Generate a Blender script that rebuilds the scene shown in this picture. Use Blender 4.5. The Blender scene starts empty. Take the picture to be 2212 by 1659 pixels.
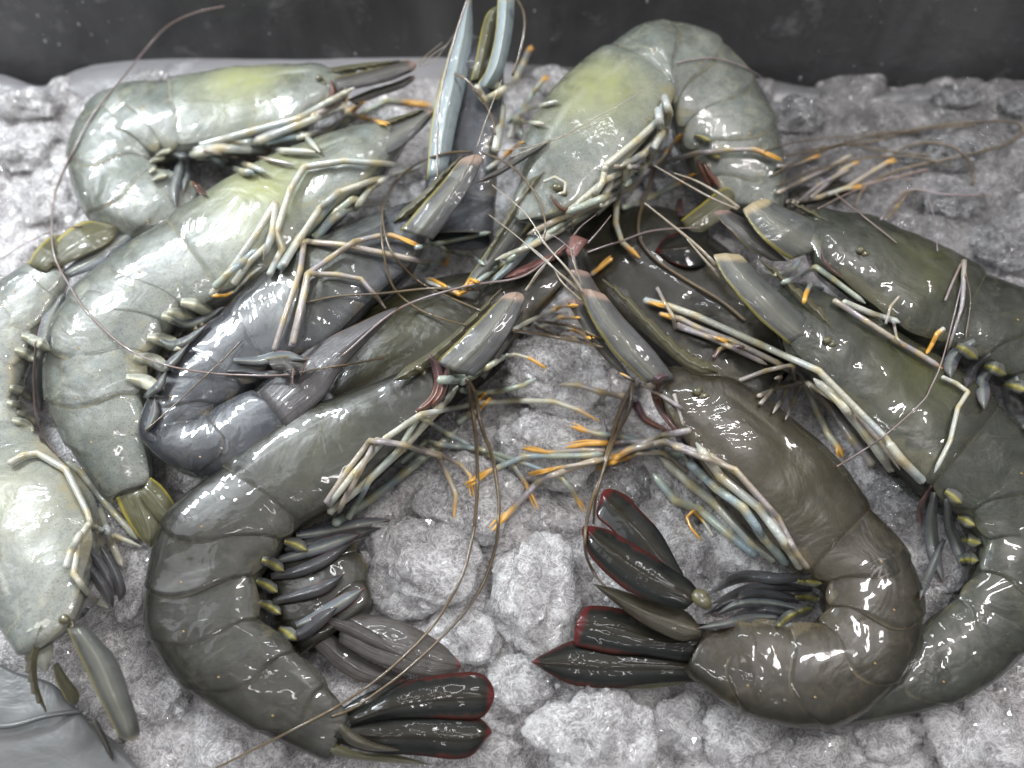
import bpy, math, random
import numpy as np
from mathutils import Vector
from mathutils.bvhtree import BVHTree

random.seed(7)
rng = np.random.default_rng(11)
SC = bpy.context.scene
COL = SC.collection
CM = 0.01

# ------------------------------------------------------------------ camera
TILT = math.radians(28.0)
DIST = 23.0
HF = math.radians(31.0)
cam_pos = np.array([0.0, -math.sin(TILT) * DIST, math.cos(TILT) * DIST + 0.8])
cd = bpy.data.cameras.new("camera")
cam = bpy.data.objects.new("camera", cd)
COL.objects.link(cam)
cam.location = Vector(cam_pos * CM)
cam.rotation_euler = (TILT, 0, 0)
cd.sensor_width = 36.0
cd.lens = 18.0 / math.tan(HF)
cd.clip_start = 0.005
cd.clip_end = 50
cd.dof.use_dof = True
cd.dof.focus_distance = 0.205
cd.dof.aperture_fstop = 9.0
SC.camera = cam

# ------------------------------------------------------------------ world and lamps (indoor market, tube lamps overhead; sparkle lamps and panel added)
W = bpy.data.worlds.new("World")
SC.world = W
W.use_nodes = True
wn = W.node_tree.nodes
wl = W.node_tree.links
bg = wn["Background"]
bg.inputs[0].default_value = (0.97, 0.96, 0.985, 1)
bg.inputs[1].default_value = 0.82
# plain indoor surroundings: a pale ceiling above, dimmer towards the horizon and below
_tc = wn.new('ShaderNodeTexCoord')
_sp = wn.new('ShaderNodeSeparateXYZ')
wl.new(_tc.outputs['Generated'], _sp.inputs[0])
_rp = wn.new('ShaderNodeValToRGB')
wl.new(_sp.outputs['Z'], _rp.inputs[0])
_e = _rp.color_ramp.elements
_e[0].position, _e[0].color = 0.0, (0.17, 0.165, 0.16, 1)
_e[1].position, _e[1].color = 0.85, (0.86, 0.86, 0.88, 1)
wl.new(_rp.outputs[0], bg.inputs[0])
SC.view_settings.view_transform = 'Standard'
SC.view_settings.look = 'None'
SC.view_settings.exposure = 0.0
SC.view_settings.gamma = 1.0


def area(name, loc, aim, sx, sy, power, col):
    l = bpy.data.lights.new(name, 'AREA')
    l.shape = 'RECTANGLE'
    l.size = sx
    l.size_y = sy
    l.energy = power
    l.color = col
    o = bpy.data.objects.new(name, l)
    COL.objects.link(o)
    o.location = loc
    d = Vector(aim) - Vector(loc)
    o.rotation_euler = d.to_track_quat('-Z', 'Y').to_euler()
    return o


area("tube_and_sparkle_lamp", (-0.30, 0.22, 0.30), (-0.10, 0.06, 0.0), 0.14, 0.035, 2.3, (0.88, 0.95, 1.0))
area("tube_and_sparkle_lamp", (0.30, 0.12, 0.75), (0.06, -0.03, 0.0), 0.04, 0.20, 3.0, (1.0, 0.95, 0.95))
area("tube_and_sparkle_lamp", (0.12, 0.50, 0.80), (0.0, 0.0, 0.0), 0.30, 0.03, 1.6, (0.97, 0.98, 1.0))  # added for more sparkle, no such tube known
area("tube_and_sparkle_lamp", (-0.12, -0.25, 1.0), (0.0, 0.0, 0.0), 0.30, 0.03, 1.4, (1.0, 0.96, 0.96))  # second lamp added only for extra glints
area("added_reflection_panel", (-0.55, 0.28, 0.75), (-0.05, 0.02, 0.0), 0.55, 0.45, 2.2, (0.95, 0.97, 1.0))  # added panel for crisp-edged reflections and falloff, not a known ceiling light

# ------------------------------------------------------------------ picture reading helpers: photo coordinates -> points at a height
FPX = 1106.0 / math.tan(HF)
RO = dict(a=(0, 0), b=(1270, 0), c=(2540, 0), d=(0, 950), e=(1270, 950), f=(2540, 950), g=(0, 1905), h=(1270, 1905), i=(2540, 1905),
          j=(1000, 300), k=(2200, 450), l=(500, 700))
Rx = np.array([1.0, 0, 0])
Ru = np.array([0, math.cos(TILT), math.sin(TILT)])
Rf = np.array([0, math.sin(TILT), -math.cos(TILT)])


def pts(s):
    """'e 12,34 56,78 g 1,2' -> list of photo positions; a bare list uses the whole-photo scale"""
    out = []
    reg = None
    for tok in s.split():
        if tok[0].isalpha():
            reg = None if tok == 'D' else RO[tok]
            continue
        x, y = [float(v) for v in tok.split(',')]
        if reg is None:
            out.append((x, y))
        else:
            out.append((reg[0] * 0.57604 + x * 0.33854, reg[1] * 0.57604 + y * 0.33854))
    return out


def ray(x, y):
    d = Rf * FPX + Rx * (x - 1106.0) + Ru * (829.5 - y)
    return d / np.linalg.norm(d)


def P(x, y, z):
    d = ray(x, y)
    t = (z - cam_pos[2]) / d[2]
    return cam_pos + d * t


def px(p):
    """cm per photo pixel at point p"""
    return float(np.dot(np.asarray(p) - cam_pos, Rf)) / FPX


# ------------------------------------------------------------------ noise
def _hash(ix, iy, iz):
    n = (ix * 374761393 + iy * 668265263 + iz * 2147483647 + 1013904223) & 0xffffffff
    n = ((n ^ (n >> 13)) * 1274126177) & 0xffffffff
    n = (n ^ (n >> 16)) & 0xffffffff
    return n / 4294967295.0


def noise3(p):
    p = np.asarray(p, dtype=float)
    i = np.floor(p).astype(np.int64)
    f = p - i
    f = f * f * (3 - 2 * f)
    r = 0
    for dx in (0, 1):
        for dy in (0, 1):
            for dz in (0, 1):
                w = (f[..., 0] if dx else 1 - f[..., 0]) * (f[..., 1] if dy else 1 - f[..., 1]) * (f[..., 2] if dz else 1 - f[..., 2])
                r = r + w * _hash(i[..., 0] + dx, i[..., 1] + dy, i[..., 2] + dz)
    return r * 2 - 1


def fbm(p, o=4, g=0.5):
    a, r, s = 1.0, 0, 1.0
    p = np.asarray(p, dtype=float)
    for k in range(o):
        r = r + a * noise3(p * s + k * 17.3)
        a *= g
        s *= 2.03
    return r


def crom(P_, t):
    """Catmull-Rom through rows of P_ at parameters t (array)"""
    P_ = np.asarray(P_, dtype=float)
    n = len(P_)
    t = np.clip(np.asarray(t, dtype=float), 0, n - 1)
    i = np.minimum(np.floor(t).astype(int), n - 2)
    f = (t - i)[..., None]
    p0 = np.where((i > 0)[..., None], P_[np.maximum(i - 1, 0)], 2 * P_[i] - P_[i + 1])
    p1 = P_[i]
    p2 = P_[i + 1]
    p3 = np.where((i < n - 2)[..., None], P_[np.minimum(i + 2, n - 1)], 2 * P_[i + 1] - P_[i])
    return 0.5 * (2 * p1 + (p2 - p0) * f + (2 * p0 - 5 * p1 + 4 * p2 - p3) * f * f + (3 * p1 - p0 - 3 * p2 + p3) * f ** 3)


# ------------------------------------------------------------------ materials
def mat(name):
    m = bpy.data.materials.new(name)
    m.use_nodes = True
    nt = m.node_tree
    return m, nt, nt.nodes, nt.links, nt.nodes["Principled BSDF"]


def nd(nodes, t, **kw):
    n = nodes.new(t)
    for k, v in kw.items():
        if k in n.inputs.keys():
            n.inputs[k].default_value = v
        else:
            setattr(n, k, v)
    return n


def attr(nodes, name):
    n = nodes.new('ShaderNodeAttribute')
    n.attribute_name = name
    return n.outputs['Fac']


def ramp(nodes, links, src, stops, interp='LINEAR'):
    r = nodes.new('ShaderNodeValToRGB')
    r.color_ramp.interpolation = interp
    els = r.color_ramp.elements
    while len(els) < len(stops):
        els.new(0.5)
    for e, (p, c) in zip(els, stops):
        e.position = p
        e.color = c if len(c) == 4 else (*c, 1)
    links.new(src, r.inputs[0])
    return r.outputs[0]


def mixc(nodes, links, fac, a, b, mode='MIX'):
    m = nodes.new('ShaderNodeMix')
    m.data_type = 'RGBA'
    m.blend_type = mode
    for sock, v in ((m.inputs[0], fac), (m.inputs[6], a), (m.inputs[7], b)):
        if isinstance(v, (int, float)):
            sock.default_value = v
        elif isinstance(v, tuple):
            sock.default_value = v if len(v) == 4 else (*v, 1)
        else:
            links.new(v, sock)
    return m.outputs[2]


def mth(nodes, links, op, a, b=None, clamp=False):
    m = nodes.new('ShaderNodeMath')
    m.operation = op
    m.use_clamp = clamp
    for k, v in enumerate((a, b)):
        if v is None:
            continue
        if isinstance(v, (int, float)):
            m.inputs[k].default_value = v
        else:
            links.new(v, m.inputs[k])
    return m.outputs[0]


def nse(nodes, links, scale, detail=4, rough=0.55, dist=0.0, vec=None):
    n = nd(nodes, 'ShaderNodeTexNoise', Scale=scale, Detail=detail, Roughness=rough, Distortion=dist)
    if vec is None:
        tc = nodes.new('ShaderNodeTexCoord')
        vec = tc.outputs['Object']
    links.new(vec, n.inputs['Vector'])
    return n.outputs['Fac']


def bump(nodes, links, h, dist, strength=1.0, normal=None):
    b = nd(nodes, 'ShaderNodeBump', Strength=strength, Distance=dist)
    links.new(h, b.inputs['Height'])
    if normal is not None:
        links.new(normal, b.inputs['Normal'])
    return b.outputs['Normal']


def wet(b, rough=0.22, coat=1.0, sss=0.25, spec=0.5):
    b.inputs['Roughness'].default_value = rough
    b.inputs['Coat Weight'].default_value = coat
    b.inputs['Coat Roughness'].default_value = 0.06
    b.inputs['Coat IOR'].default_value = 1.4
    b.inputs['Subsurface Weight'].default_value = sss
    b.inputs['Subsurface Radius'].default_value = (1.0, 0.95, 0.75)
    b.inputs['Subsurface Scale'].default_value = 0.0025
    b.inputs['Specular IOR Level'].default_value = spec


_shell = {}


def shell_mat(key, dark, mid, pale, patch, edge):
    if key in _shell:
        return _shell[key]
    m, nt, N, L, B = mat("shrimp_shell_" + key)
    dor = attr(N, 'dor')
    rear = attr(N, 'rear')
    pat = attr(N, 'patch')
    n1 = nse(N, L, 75, 5, 0.55, 1.2)
    n2 = nse(N, L, 260, 5, 0.6, 0.8)
    n3 = nse(N, L, 2600, 2, 0.5)
    # dorsal to flank
    u = mth(N, L, 'ADD', dor, mth(N, L, 'MULTIPLY', mth(N, L, 'SUBTRACT', n1, 0.5), 1.2))
    c = ramp(N, L, u, [(0.0, dark), (0.30, dark), (0.52, mid), (0.95, pale)])
    # cloudy mottling
    c = mixc(N, L, ramp(N, L, n1, [(0.42, (0, 0, 0)), (0.62, (0.5, 0.5, 0.5))]), c, mid)
    c = mixc(N, L, ramp(N, L, n2, [(0.48, (0, 0, 0)), (0.72, (0.45, 0.45, 0.45))]), c, pale)
    c = mixc(N, L, ramp(N, L, n2, [(0.28, (0.5, 0.5, 0.5)), (0.46, (0, 0, 0))]), c, dark)
    c = mixc(N, L, ramp(N, L, dor, [(0.10, (0, 0, 0)), (0.16, (0.55, 0.55, 0.55)), (0.20, (0.5, 0.5, 0.5)), (0.27, (0, 0, 0))]), c, tuple(v * 0.6 for v in dark))
    c = mixc(N, L, ramp(N, L, dor, [(0.03, (0.5, 0.5, 0.5)), (0.10, (0, 0, 0))]), c, pale)
    c = mixc(N, L, mth(N, L, 'MULTIPLY', attr(N, 'streak'), 0.85), c, tuple(v * 1.5 for v in pale))
    n5 = nse(N, L, 110, 4, 0.6, 1.8)
    c = mixc(N, L, ramp(N, L, n5, [(0.52, (0, 0, 0)), (0.60, (0.45, 0.45, 0.45))]), c, (mid[0] * 0.62, mid[1] * 0.72, mid[2] * 0.80))
    c = mixc(N, L, ramp(N, L, n5, [(0.36, (0.35, 0.35, 0.35)), (0.43, (0, 0, 0))]), c, (pale[0] * 1.15, pale[1] * 1.12, pale[2] * 0.85))
    # the fine speckle of the pigment cells
    c = mixc(N, L, ramp(N, L, n3, [(0.54, (0, 0, 0)), (0.66, (0.6, 0.6, 0.6))]), c, tuple(v * 0.45 for v in dark))
    c = mixc(N, L, mth(N, L, 'MULTIPLY', pat, ramp(N, L, n1, [(0.25, (0.35, 0.35, 0.35)), (0.6, (1, 1, 1))])), c, patch)
    # hind margin of each shell: amber line with a dark line before it
    wob = mth(N, L, 'ADD', rear, mth(N, L, 'MULTIPLY', mth(N, L, 'SUBTRACT', n2, 0.5), 0.05))
    c = mixc(N, L, ramp(N, L, wob, [(0.88, (0, 0, 0)), (0.93, (0.25, 0.25, 0.25)), (0.955, (0, 0, 0))]), c, tuple(v * 0.4 for v in dark))
    c = mixc(N, L, ramp(N, L, wob, [(0.965, (0, 0, 0)), (0.99, (0.40, 0.40, 0.40))]), c, edge)
    c = mixc(N, L, ramp(N, L, u, [(0.92, (0, 0, 0)), (1.0, (0.45, 0.45, 0.45))]), c, edge)
    L.new(c, B.inputs['Base Color'])
    wet(B, 0.38, 1.0, 0.15, 0.45)
    B.inputs['Alpha'].default_value = 0.70
    h = mth(N, L, 'ADD', nse(N, L, 70, 3, 0.5, 1.2), mth(N, L, 'MULTIPLY', n2, 0.12))
    nrm = bump(N, L, h, 0.0010, 0.8)
    L.new(bump(N, L, nse(N, L, 60, 3, 0.45, 1.2), 0.0026, 0.6), B.inputs['Coat Normal'])
    L.new(nrm, B.inputs['Normal'])
    _shell[key] = m
    return m


def leaf_mat(name, base, vein, rimc, tipc, stripe, rim_lo=0.8, tip_lo=0.86, midc=None, sss=0.1, coat=0.8, spec=0.4, rib=1.0):
    m, nt, N, L, B = mat(name)
    ex = attr(N, 'ex')      # 0 middle 1 edge
    sd = attr(N, 'side')    # 0..1 across
    ev = attr(N, 'ev')      # 0..1 along
    n1 = nse(N, L, 300, 5, 0.6, 0.8)
    cmb = N.new('ShaderNodeCombineXYZ')
    L.new(mth(N, L, 'MULTIPLY', sd, 26.0), cmb.inputs[0])
    L.new(mth(N, L, 'MULTIPLY', ev, 2.2), cmb.inputs[1])
    n2 = nse(N, L, 1.0, 5, 0.65, 0.6, cmb.outputs[0])
    c = mixc(N, L, ramp(N, L, n2, [(0.4, (0, 0, 0)), (0.68, (0.7, 0.7, 0.7))]), base, vein)
    c = mixc(N, L, ramp(N, L, n1, [(0.3, (0.55, 0.55, 0.55)), (0.5, (0, 0, 0))]), c, tuple(v * 0.45 for v in base))
    if midc:
        c = mixc(N, L, ramp(N, L, mth(N, L, 'ABSOLUTE', mth(N, L, 'SUBTRACT', sd, 0.45)), [(0.0, (0.8, 0.8, 0.8)), (0.30, (0, 0, 0))]), c, midc)  # colour band along the middle of the blade
    if stripe:
        c = mixc(N, L, ramp(N, L, sd, [(0.0, (0.9, 0.9, 0.9)), (0.05, (0.8, 0.8, 0.8)), (0.11, (0, 0, 0))]), c, stripe)
    w = mth(N, L, 'ADD', ex, mth(N, L, 'MULTIPLY', mth(N, L, 'SUBTRACT', n1, 0.5), 0.6))
    wv = mth(N, L, 'MULTIPLY', w, ramp(N, L, ev, [(0.15, (0.5, 0.5, 0.5)), (0.6, (1, 1, 1))]))
    c = mixc(N, L, ramp(N, L, wv, [(rim_lo, (0, 0, 0)), (rim_lo + 0.22, (0.9, 0.9, 0.9))]), c, rimc)
    t = mth(N, L, 'ADD', ev, mth(N, L, 'MULTIPLY', mth(N, L, 'SUBTRACT', n1, 0.5), 0.08))
    c = mixc(N, L, ramp(N, L, t, [(tip_lo, (0, 0, 0)), (tip_lo + 0.06, (0.95, 0.95, 0.95))]), c, tipc)
    L.new(c, B.inputs['Base Color'])
    wet(B, 0.32, coat, sss, spec)
    h = mth(N, L, 'ADD', n2, mth(N, L, 'MULTIPLY', n1, 0.4))
    L.new(bump(N, L, h, 0.0004 * rib, 0.6), B.inputs['Normal'])
    L.new(bump(N, L, nse(N, L, 90, 2, 0.5, 1.5), 0.0018, 0.5), B.inputs['Coat Normal'])
    return m


def limb_mat(name, a, b_, blue, tip, rough=0.3, sss=0.2):
    m, nt, N, L, B = mat(name)
    al = attr(N, 'tip')
    jn = attr(N, 'joint')
    n1 = nse(N, L, 350, 4, 0.6, 0.5)
    n2 = nse(N, L, 95, 3, 0.5)
    c = mixc(N, L, n1, a, b_)
    c = mixc(N, L, ramp(N, L, n2, [(0.45, (0, 0, 0)), (0.62, (0.9, 0.9, 0.9))]), c, blue)
    c = mixc(N, L, ramp(N, L, nse(N, L, 1500, 3), [(0.55, (0, 0, 0)), (0.75, (0.5, 0.5, 0.5))]), c, tuple(v * 0.3 for v in a))
    c = mixc(N, L, mth(N, L, 'MULTIPLY', jn, 0.55), c, (0.42, 0.33, 0.12))
    c = mixc(N, L, al, c, mixc(N, L, n1, tip, tuple(v * 0.6 for v in tip)))
    L.new(c, B.inputs['Base Color'])
    wet(B, rough, 0.9, sss)
    L.new(bump(N, L, n1, 0.0006, 0.6), B.inputs['Normal'])
    return m


ORANGE = (0.80, 0.42, 0.075)
M = {}
M['leg_pale'] = limb_mat('pale_leg_skin', (0.50, 0.47, 0.41), (0.42, 0.43, 0.32), (0.34, 0.38, 0.38), ORANGE)
M['leg_mauve'] = limb_mat('mauve_leg_skin', (0.34, 0.29, 0.26), (0.37, 0.33, 0.23), (0.27, 0.25, 0.27), ORANGE)
M['leg_blue'] = limb_mat('blue_leg_skin', (0.30, 0.36, 0.34), (0.38, 0.40, 0.28), (0.22, 0.29, 0.33), ORANGE)
M['antenna'] = limb_mat('antenna_brown', (0.11, 0.075, 0.04), (0.15, 0.11, 0.055), (0.10, 0.08, 0.06), (0.16, 0.08, 0.04), 0.35, 0.0)
M['antenna_pale'] = limb_mat('antenna_mauve', (0.25, 0.18, 0.16), (0.20, 0.15, 0.12), (0.28, 0.24, 0.25), (0.2, 0.1, 0.06), 0.35, 0.0)
M['whisker'] = limb_mat('whisker_speckled', (0.42, 0.37, 0.28), (0.20, 0.16, 0.11), (0.38, 0.35, 0.30), (0.3, 0.2, 0.1), 0.35, 0.0)
M['mouth'] = limb_mat('mouthpart_red_brown', (0.12, 0.045, 0.035), (0.16, 0.07, 0.04), (0.08, 0.05, 0.06), (0.22, 0.05, 0.03), 0.3, 0.05)
M['scale'] = leaf_mat('antennal_scale_skin', (0.062, 0.064, 0.066), (0.082, 0.080, 0.076), (0.10, 0.07, 0.05), (0.30, 0.215, 0.165), (0.20, 0.175, 0.035), 0.96, 0.87, midc=(0.155, 0.155, 0.125), coat=0.45)
M['scale_tan'] = leaf_mat('antennal_scale_tan', (0.060, 0.066, 0.062), (0.080, 0.080, 0.070), (0.10, 0.08, 0.05), (0.33, 0.27, 0.16), (0.20, 0.175, 0.035), 0.96, 0.87, midc=(0.16, 0.16, 0.13), coat=0.45)
M['scale_dark'] = leaf_mat('antennal_scale_dark', (0.040, 0.037, 0.038), (0.062, 0.056, 0.050), (0.12, 0.06, 0.05), (0.25, 0.16, 0.13), (0.14, 0.12, 0.04), 0.92, 0.89, midc=(0.10, 0.098, 0.085), coat=0.45)
M['scale_blue'] = leaf_mat('antennal_scale_blue', (0.20, 0.25, 0.26), (0.14, 0.17, 0.20), (0.26, 0.25, 0.12), (0.36, 0.34, 0.22), (0.34, 0.30, 0.08), 0.95, 0.93, midc=(0.30, 0.35, 0.34), coat=0.5)
M['tail'] = leaf_mat('tail_fan_black', (0.008, 0.010, 0.010), (0.020, 0.020, 0.014), (0.055, 0.013, 0.010), (0.085, 0.012, 0.012), None, 0.74, 0.90, coat=0.45, midc=(0.020, 0.016, 0.010), spec=0.12, rib=0.3, sss=0.0)
M['tail_grey'] = leaf_mat('tail_fan_grey', (0.055, 0.05, 0.045), (0.10, 0.09, 0.085), (0.12, 0.03, 0.02), (0.15, 0.025, 0.02), None, 0.93, 0.93)
M['tail_olive'] = leaf_mat('tail_fan_olive', (0.075, 0.075, 0.035), (0.13, 0.12, 0.07), (0.20, 0.16, 0.05), (0.12, 0.06, 0.03), (0.36, 0.30, 0.04), 0.9, 0.95)
M['rostrum'] = leaf_mat('rostrum_olive', (0.075, 0.07, 0.035), (0.12, 0.11, 0.06), (0.12, 0.06, 0.03), (0.14, 0.07, 0.04), None, 0.93, 0.95, coat=0.6)
M['mouth_leaf'] = leaf_mat('rostrum_rose', (0.17, 0.07, 0.06), (0.26, 0.14, 0.12), (0.2, 0.07, 0.05), (0.28, 0.13, 0.11), None, 0.93, 0.95, coat=0.6)
M['tail_brown'] = leaf_mat('tail_fan_brown', (0.030, 0.028, 0.018), (0.06, 0.05, 0.028), (0.10, 0.05, 0.03), (0.10, 0.06, 0.03), None, 0.9, 0.95, midc=(0.085, 0.075, 0.05), coat=0.5)
M['membrane'] = leaf_mat('tail_membrane_grey', (0.075, 0.072, 0.072), (0.12, 0.11, 0.115), (0.15, 0.10, 0.08), (0.07, 0.05, 0.045), None, 0.95, 0.97)
M['swim'] = leaf_mat('swimmeret_slate', (0.09, 0.11, 0.13), (0.20, 0.20, 0.19), (0.20, 0.05, 0.04), (0.22, 0.05, 0.04), None, 0.84, 0.93, midc=(0.25, 0.26, 0.22))
M['swim_dark'] = leaf_mat('swimmeret_dark', (0.045, 0.05, 0.06), (0.10, 0.085, 0.07), (0.16, 0.07, 0.06), (0.15, 0.05, 0.04), None, 0.84, 0.95)
M['swim_base'] = leaf_mat('swimmeret_base_skin', (0.11, 0.125, 0.125), (0.24, 0.23, 0.17), (0.16, 0.13, 0.08), (0.16, 0.13, 0.09), None, 0.85, 0.9, midc=(0.42, 0.37, 0.05))
M['swim_base_pale'] = leaf_mat('swimmeret_base_pale', (0.30, 0.32, 0.28), (0.60, 0.58, 0.44), (0.42, 0.33, 0.10), (0.44, 0.36, 0.14), None, 0.82, 0.88, midc=(0.80, 0.78, 0.55))
M['swim_pale'] = leaf_mat('swimmeret_pale', (0.46, 0.46, 0.38), (0.32, 0.36, 0.36), (0.42, 0.33, 0.10), (0.40, 0.36, 0.2), None, 0.9, 0.95, midc=(0.7, 0.7, 0.6))


def knob_mat(name, c1, c2, spot):
    m, nt, N, L, B = mat(name)
    c = mixc(N, L, nse(N, L, 260, 4), c1, c2)
    c = mixc(N, L, attr(N, 'tip'), c, spot)
    L.new(c, B.inputs['Base Color'])
    wet(B, 0.3, 1.0, 0.25)
    L.new(bump(N, L, nse(N, L, 500, 3), 0.0006, 0.5), B.inputs['Normal'])
    return m


M['knob'] = knob_mat('swimmeret_base', (0.27, 0.26, 0.18), (0.16, 0.18, 0.18), (0.52, 0.46, 0.06))
M['knob_pale'] = knob_mat('swimmeret_base_pale', (0.62, 0.60, 0.42), (0.50, 0.46, 0.24), (0.80, 0.78, 0.55))
M['eye'] = knob_mat('eye_olive', (0.13, 0.115, 0.05), (0.06, 0.06, 0.04), (0.015, 0.02, 0.025))
M['stalk'] = knob_mat('eye_stalk', (0.24, 0.22, 0.11), (0.16, 0.18, 0.16), (0.45, 0.36, 0.08))
M['nub'] = knob_mat('hinge_amber', (0.36, 0.24, 0.08), (0.25, 0.14, 0.04), (0.5, 0.3, 0.1))
def flesh_mat(key):
    k = 'flesh_' + key
    if k in M:
        return M[k]
    dark, mid, pale, patch, edge = TINT[key]
    m, nt, N, L, B = mat('shrimp_' + k)
    n1 = nse(N, L, 110, 5, 0.6, 1.5)
    n2 = nse(N, L, 45, 3, 0.5, 0.8)
    c = mixc(N, L, ramp(N, L, n1, [(0.38, (0, 0, 0)), (0.62, (1, 1, 1))]), tuple(v * 0.8 for v in mid), tuple(v * 1.25 for v in pale))
    c = mixc(N, L, ramp(N, L, n2, [(0.52, (0, 0, 0)), (0.62, (0.8, 0.8, 0.8))]), c, tuple(v * 0.6 for v in dark))
    c = mixc(N, L, ramp(N, L, attr(N, 'gut'), [(0.0, (0, 0, 0)), (1.0, (0.85, 0.85, 0.85))]), c, (0.02, 0.018, 0.012))
    L.new(c, B.inputs['Base Color'])
    wet(B, 0.4, 0.3, 0.3)
    L.new(bump(N, L, n1, 0.001, 0.5), B.inputs['Normal'])
    M[k] = m
    return m


M['flesh'] = knob_mat('shrimp_flesh', (0.20, 0.20, 0.16), (0.12, 0.12, 0.10), (0.3, 0.3, 0.2))

TINT = {
    #          dark dorsal            mid                    pale flank             patch                  margin
    'grey': ((0.016, 0.016, 0.011), (0.038, 0.037, 0.028), (0.075, 0.074, 0.060), (0.085, 0.088, 0.054), (0.18, 0.16, 0.11)),
    'brown': ((0.018, 0.015, 0.007), (0.041, 0.034, 0.018), (0.082, 0.070, 0.046), (0.050, 0.043, 0.014), (0.21, 0.17, 0.10)),
    'green': ((0.019, 0.021, 0.014), (0.042, 0.045, 0.032), (0.080, 0.085, 0.065), (0.078, 0.080, 0.026), (0.17, 0.155, 0.08)),
    'blue': ((0.026, 0.028, 0.035), (0.058, 0.064, 0.076), (0.098, 0.104, 0.110), (0.095, 0.095, 0.060), (0.18, 0.15, 0.09)),
    'mint': ((0.120, 0.128, 0.105), (0.220, 0.236, 0.202), (0.310, 0.330, 0.295), (0.350, 0.365, 0.150), (0.40, 0.34, 0.15)),
    'pale': ((0.140, 0.150, 0.140), (0.250, 0.262, 0.225), (0.360, 0.370, 0.320), (0.38, 0.38, 0.27), (0.40, 0.33, 0.17)),
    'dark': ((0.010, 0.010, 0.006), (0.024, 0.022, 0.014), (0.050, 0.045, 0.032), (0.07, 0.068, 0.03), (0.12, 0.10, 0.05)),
}

# ------------------------------------------------------------------ mesh helpers
BVH = []


def remember(verts, faces):
    BVH.append(BVHTree.FromPolygons([tuple(v) for v in verts], faces))


def hit(x, y):
    d = Vector(ray(x, y))
    o = Vector(cam_pos)
    best = None
    for b in BVH:
        r = b.ray_cast(o, d)
        if r[0] is not None and (best is None or r[3] < best[3]):
            best = r
    if best is None:
        return P(x, y, -0.2)
    return np.array(best[0])


def make(name, verts, faces, m, parent=None, attrs=None, solid=True, smooth=True, origin=None):
    me = bpy.data.meshes.new(name)
    v = np.asarray(verts, dtype=float)
    o0 = np.zeros(3) if origin is None else np.asarray(origin)
    me.from_pydata([tuple(q) for q in (v - o0) * CM], [], faces)
    me.validate()
    if attrs:
        for k, a in attrs.items():
            at = me.attributes.new(k, 'FLOAT', 'POINT')
            at.data.foreach_set('value', np.asarray(a, dtype=np.float32).ravel())
    if smooth:
        me.polygons.foreach_set('use_smooth', [True] * len(me.polygons))
    me.materials.append(m)
    me.update()
    ob = bpy.data.objects.new(name, me)
    COL.objects.link(ob)
    if parent is not None:
        ob.parent = parent
        if origin is None:
            pl = parent.matrix_parent_inverse
            ob.matrix_parent_inverse = WINV(parent)
    if origin is not None:
        ob.location = Vector(o0 * CM)
    if solid:
        remember(v, faces)
    return ob


from mathutils import Matrix


def WORLD(o):
    mt = Matrix.Translation(o.location) @ o.rotation_euler.to_matrix().to_4x4()
    if o.parent is not None:
        return WORLD(o.parent) @ o.matrix_parent_inverse @ mt
    return mt


def WINV(o):
    return WORLD(o).inverted()


def grid_faces(nr, nc, closed=False, base=0):
    f = []
    for r in range(nr - 1):
        for c in range(nc - 1 if not closed else nc):
            c2 = (c + 1) % nc
            f.append((base + r * nc + c, base + r * nc + c2, base + (r + 1) * nc + c2, base + (r + 1) * nc + c))
    return f


def resample_lin(p, n, rnd=0.06):
    """even points along a jointed line with slightly rounded joints"""
    p = np.asarray(p, dtype=float)
    seg = np.linalg.norm(np.diff(p, axis=0), axis=1)
    cum = np.concatenate([[0], np.cumsum(seg)])
    s = np.linspace(0, cum[-1], n)
    q = np.stack([np.interp(s, cum, p[:, k]) for k in range(3)], 1)
    return q, s / cum[-1], cum / cum[-1]


def drape2d(pl, lift, n, smooth_it=14, curve=False, taut=0.5):
    """pl photo positions; lay the line on whatever is already there, pulled taut over the dips"""
    a = np.asarray([(x, y, 0) for x, y in pl], dtype=float)
    if curve:
        t = np.linspace(0, len(a) - 1, n)
        q = crom(a, t)
        kn = np.arange(len(a)) / (len(a) - 1)
        s = t / (len(a) - 1)
    else:
        q, s, kn = resample_lin(a, n)
    H = np.array([hit(x, y) for x, y, _ in q])
    z0 = H[:, 2] + lift
    z = z0.copy()
    for _ in range(smooth_it):
        m = z.copy()
        m[1:-1] = 0.5 * (z[:-2] + z[2:])
        m[0] = z[0]
        m[-1] = z[-1]
        z = np.maximum(z0, m * taut + z * (1 - taut))
    # soften
    for _ in range(2):
        z[1:-1] = 0.25 * z[:-2] + 0.5 * z[1:-1] + 0.25 * z[2:]
    z = z + 0.02
    return np.array([P(x, y, zz) for (x, y, _), zz in zip(q, z)]), s, kn


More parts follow.
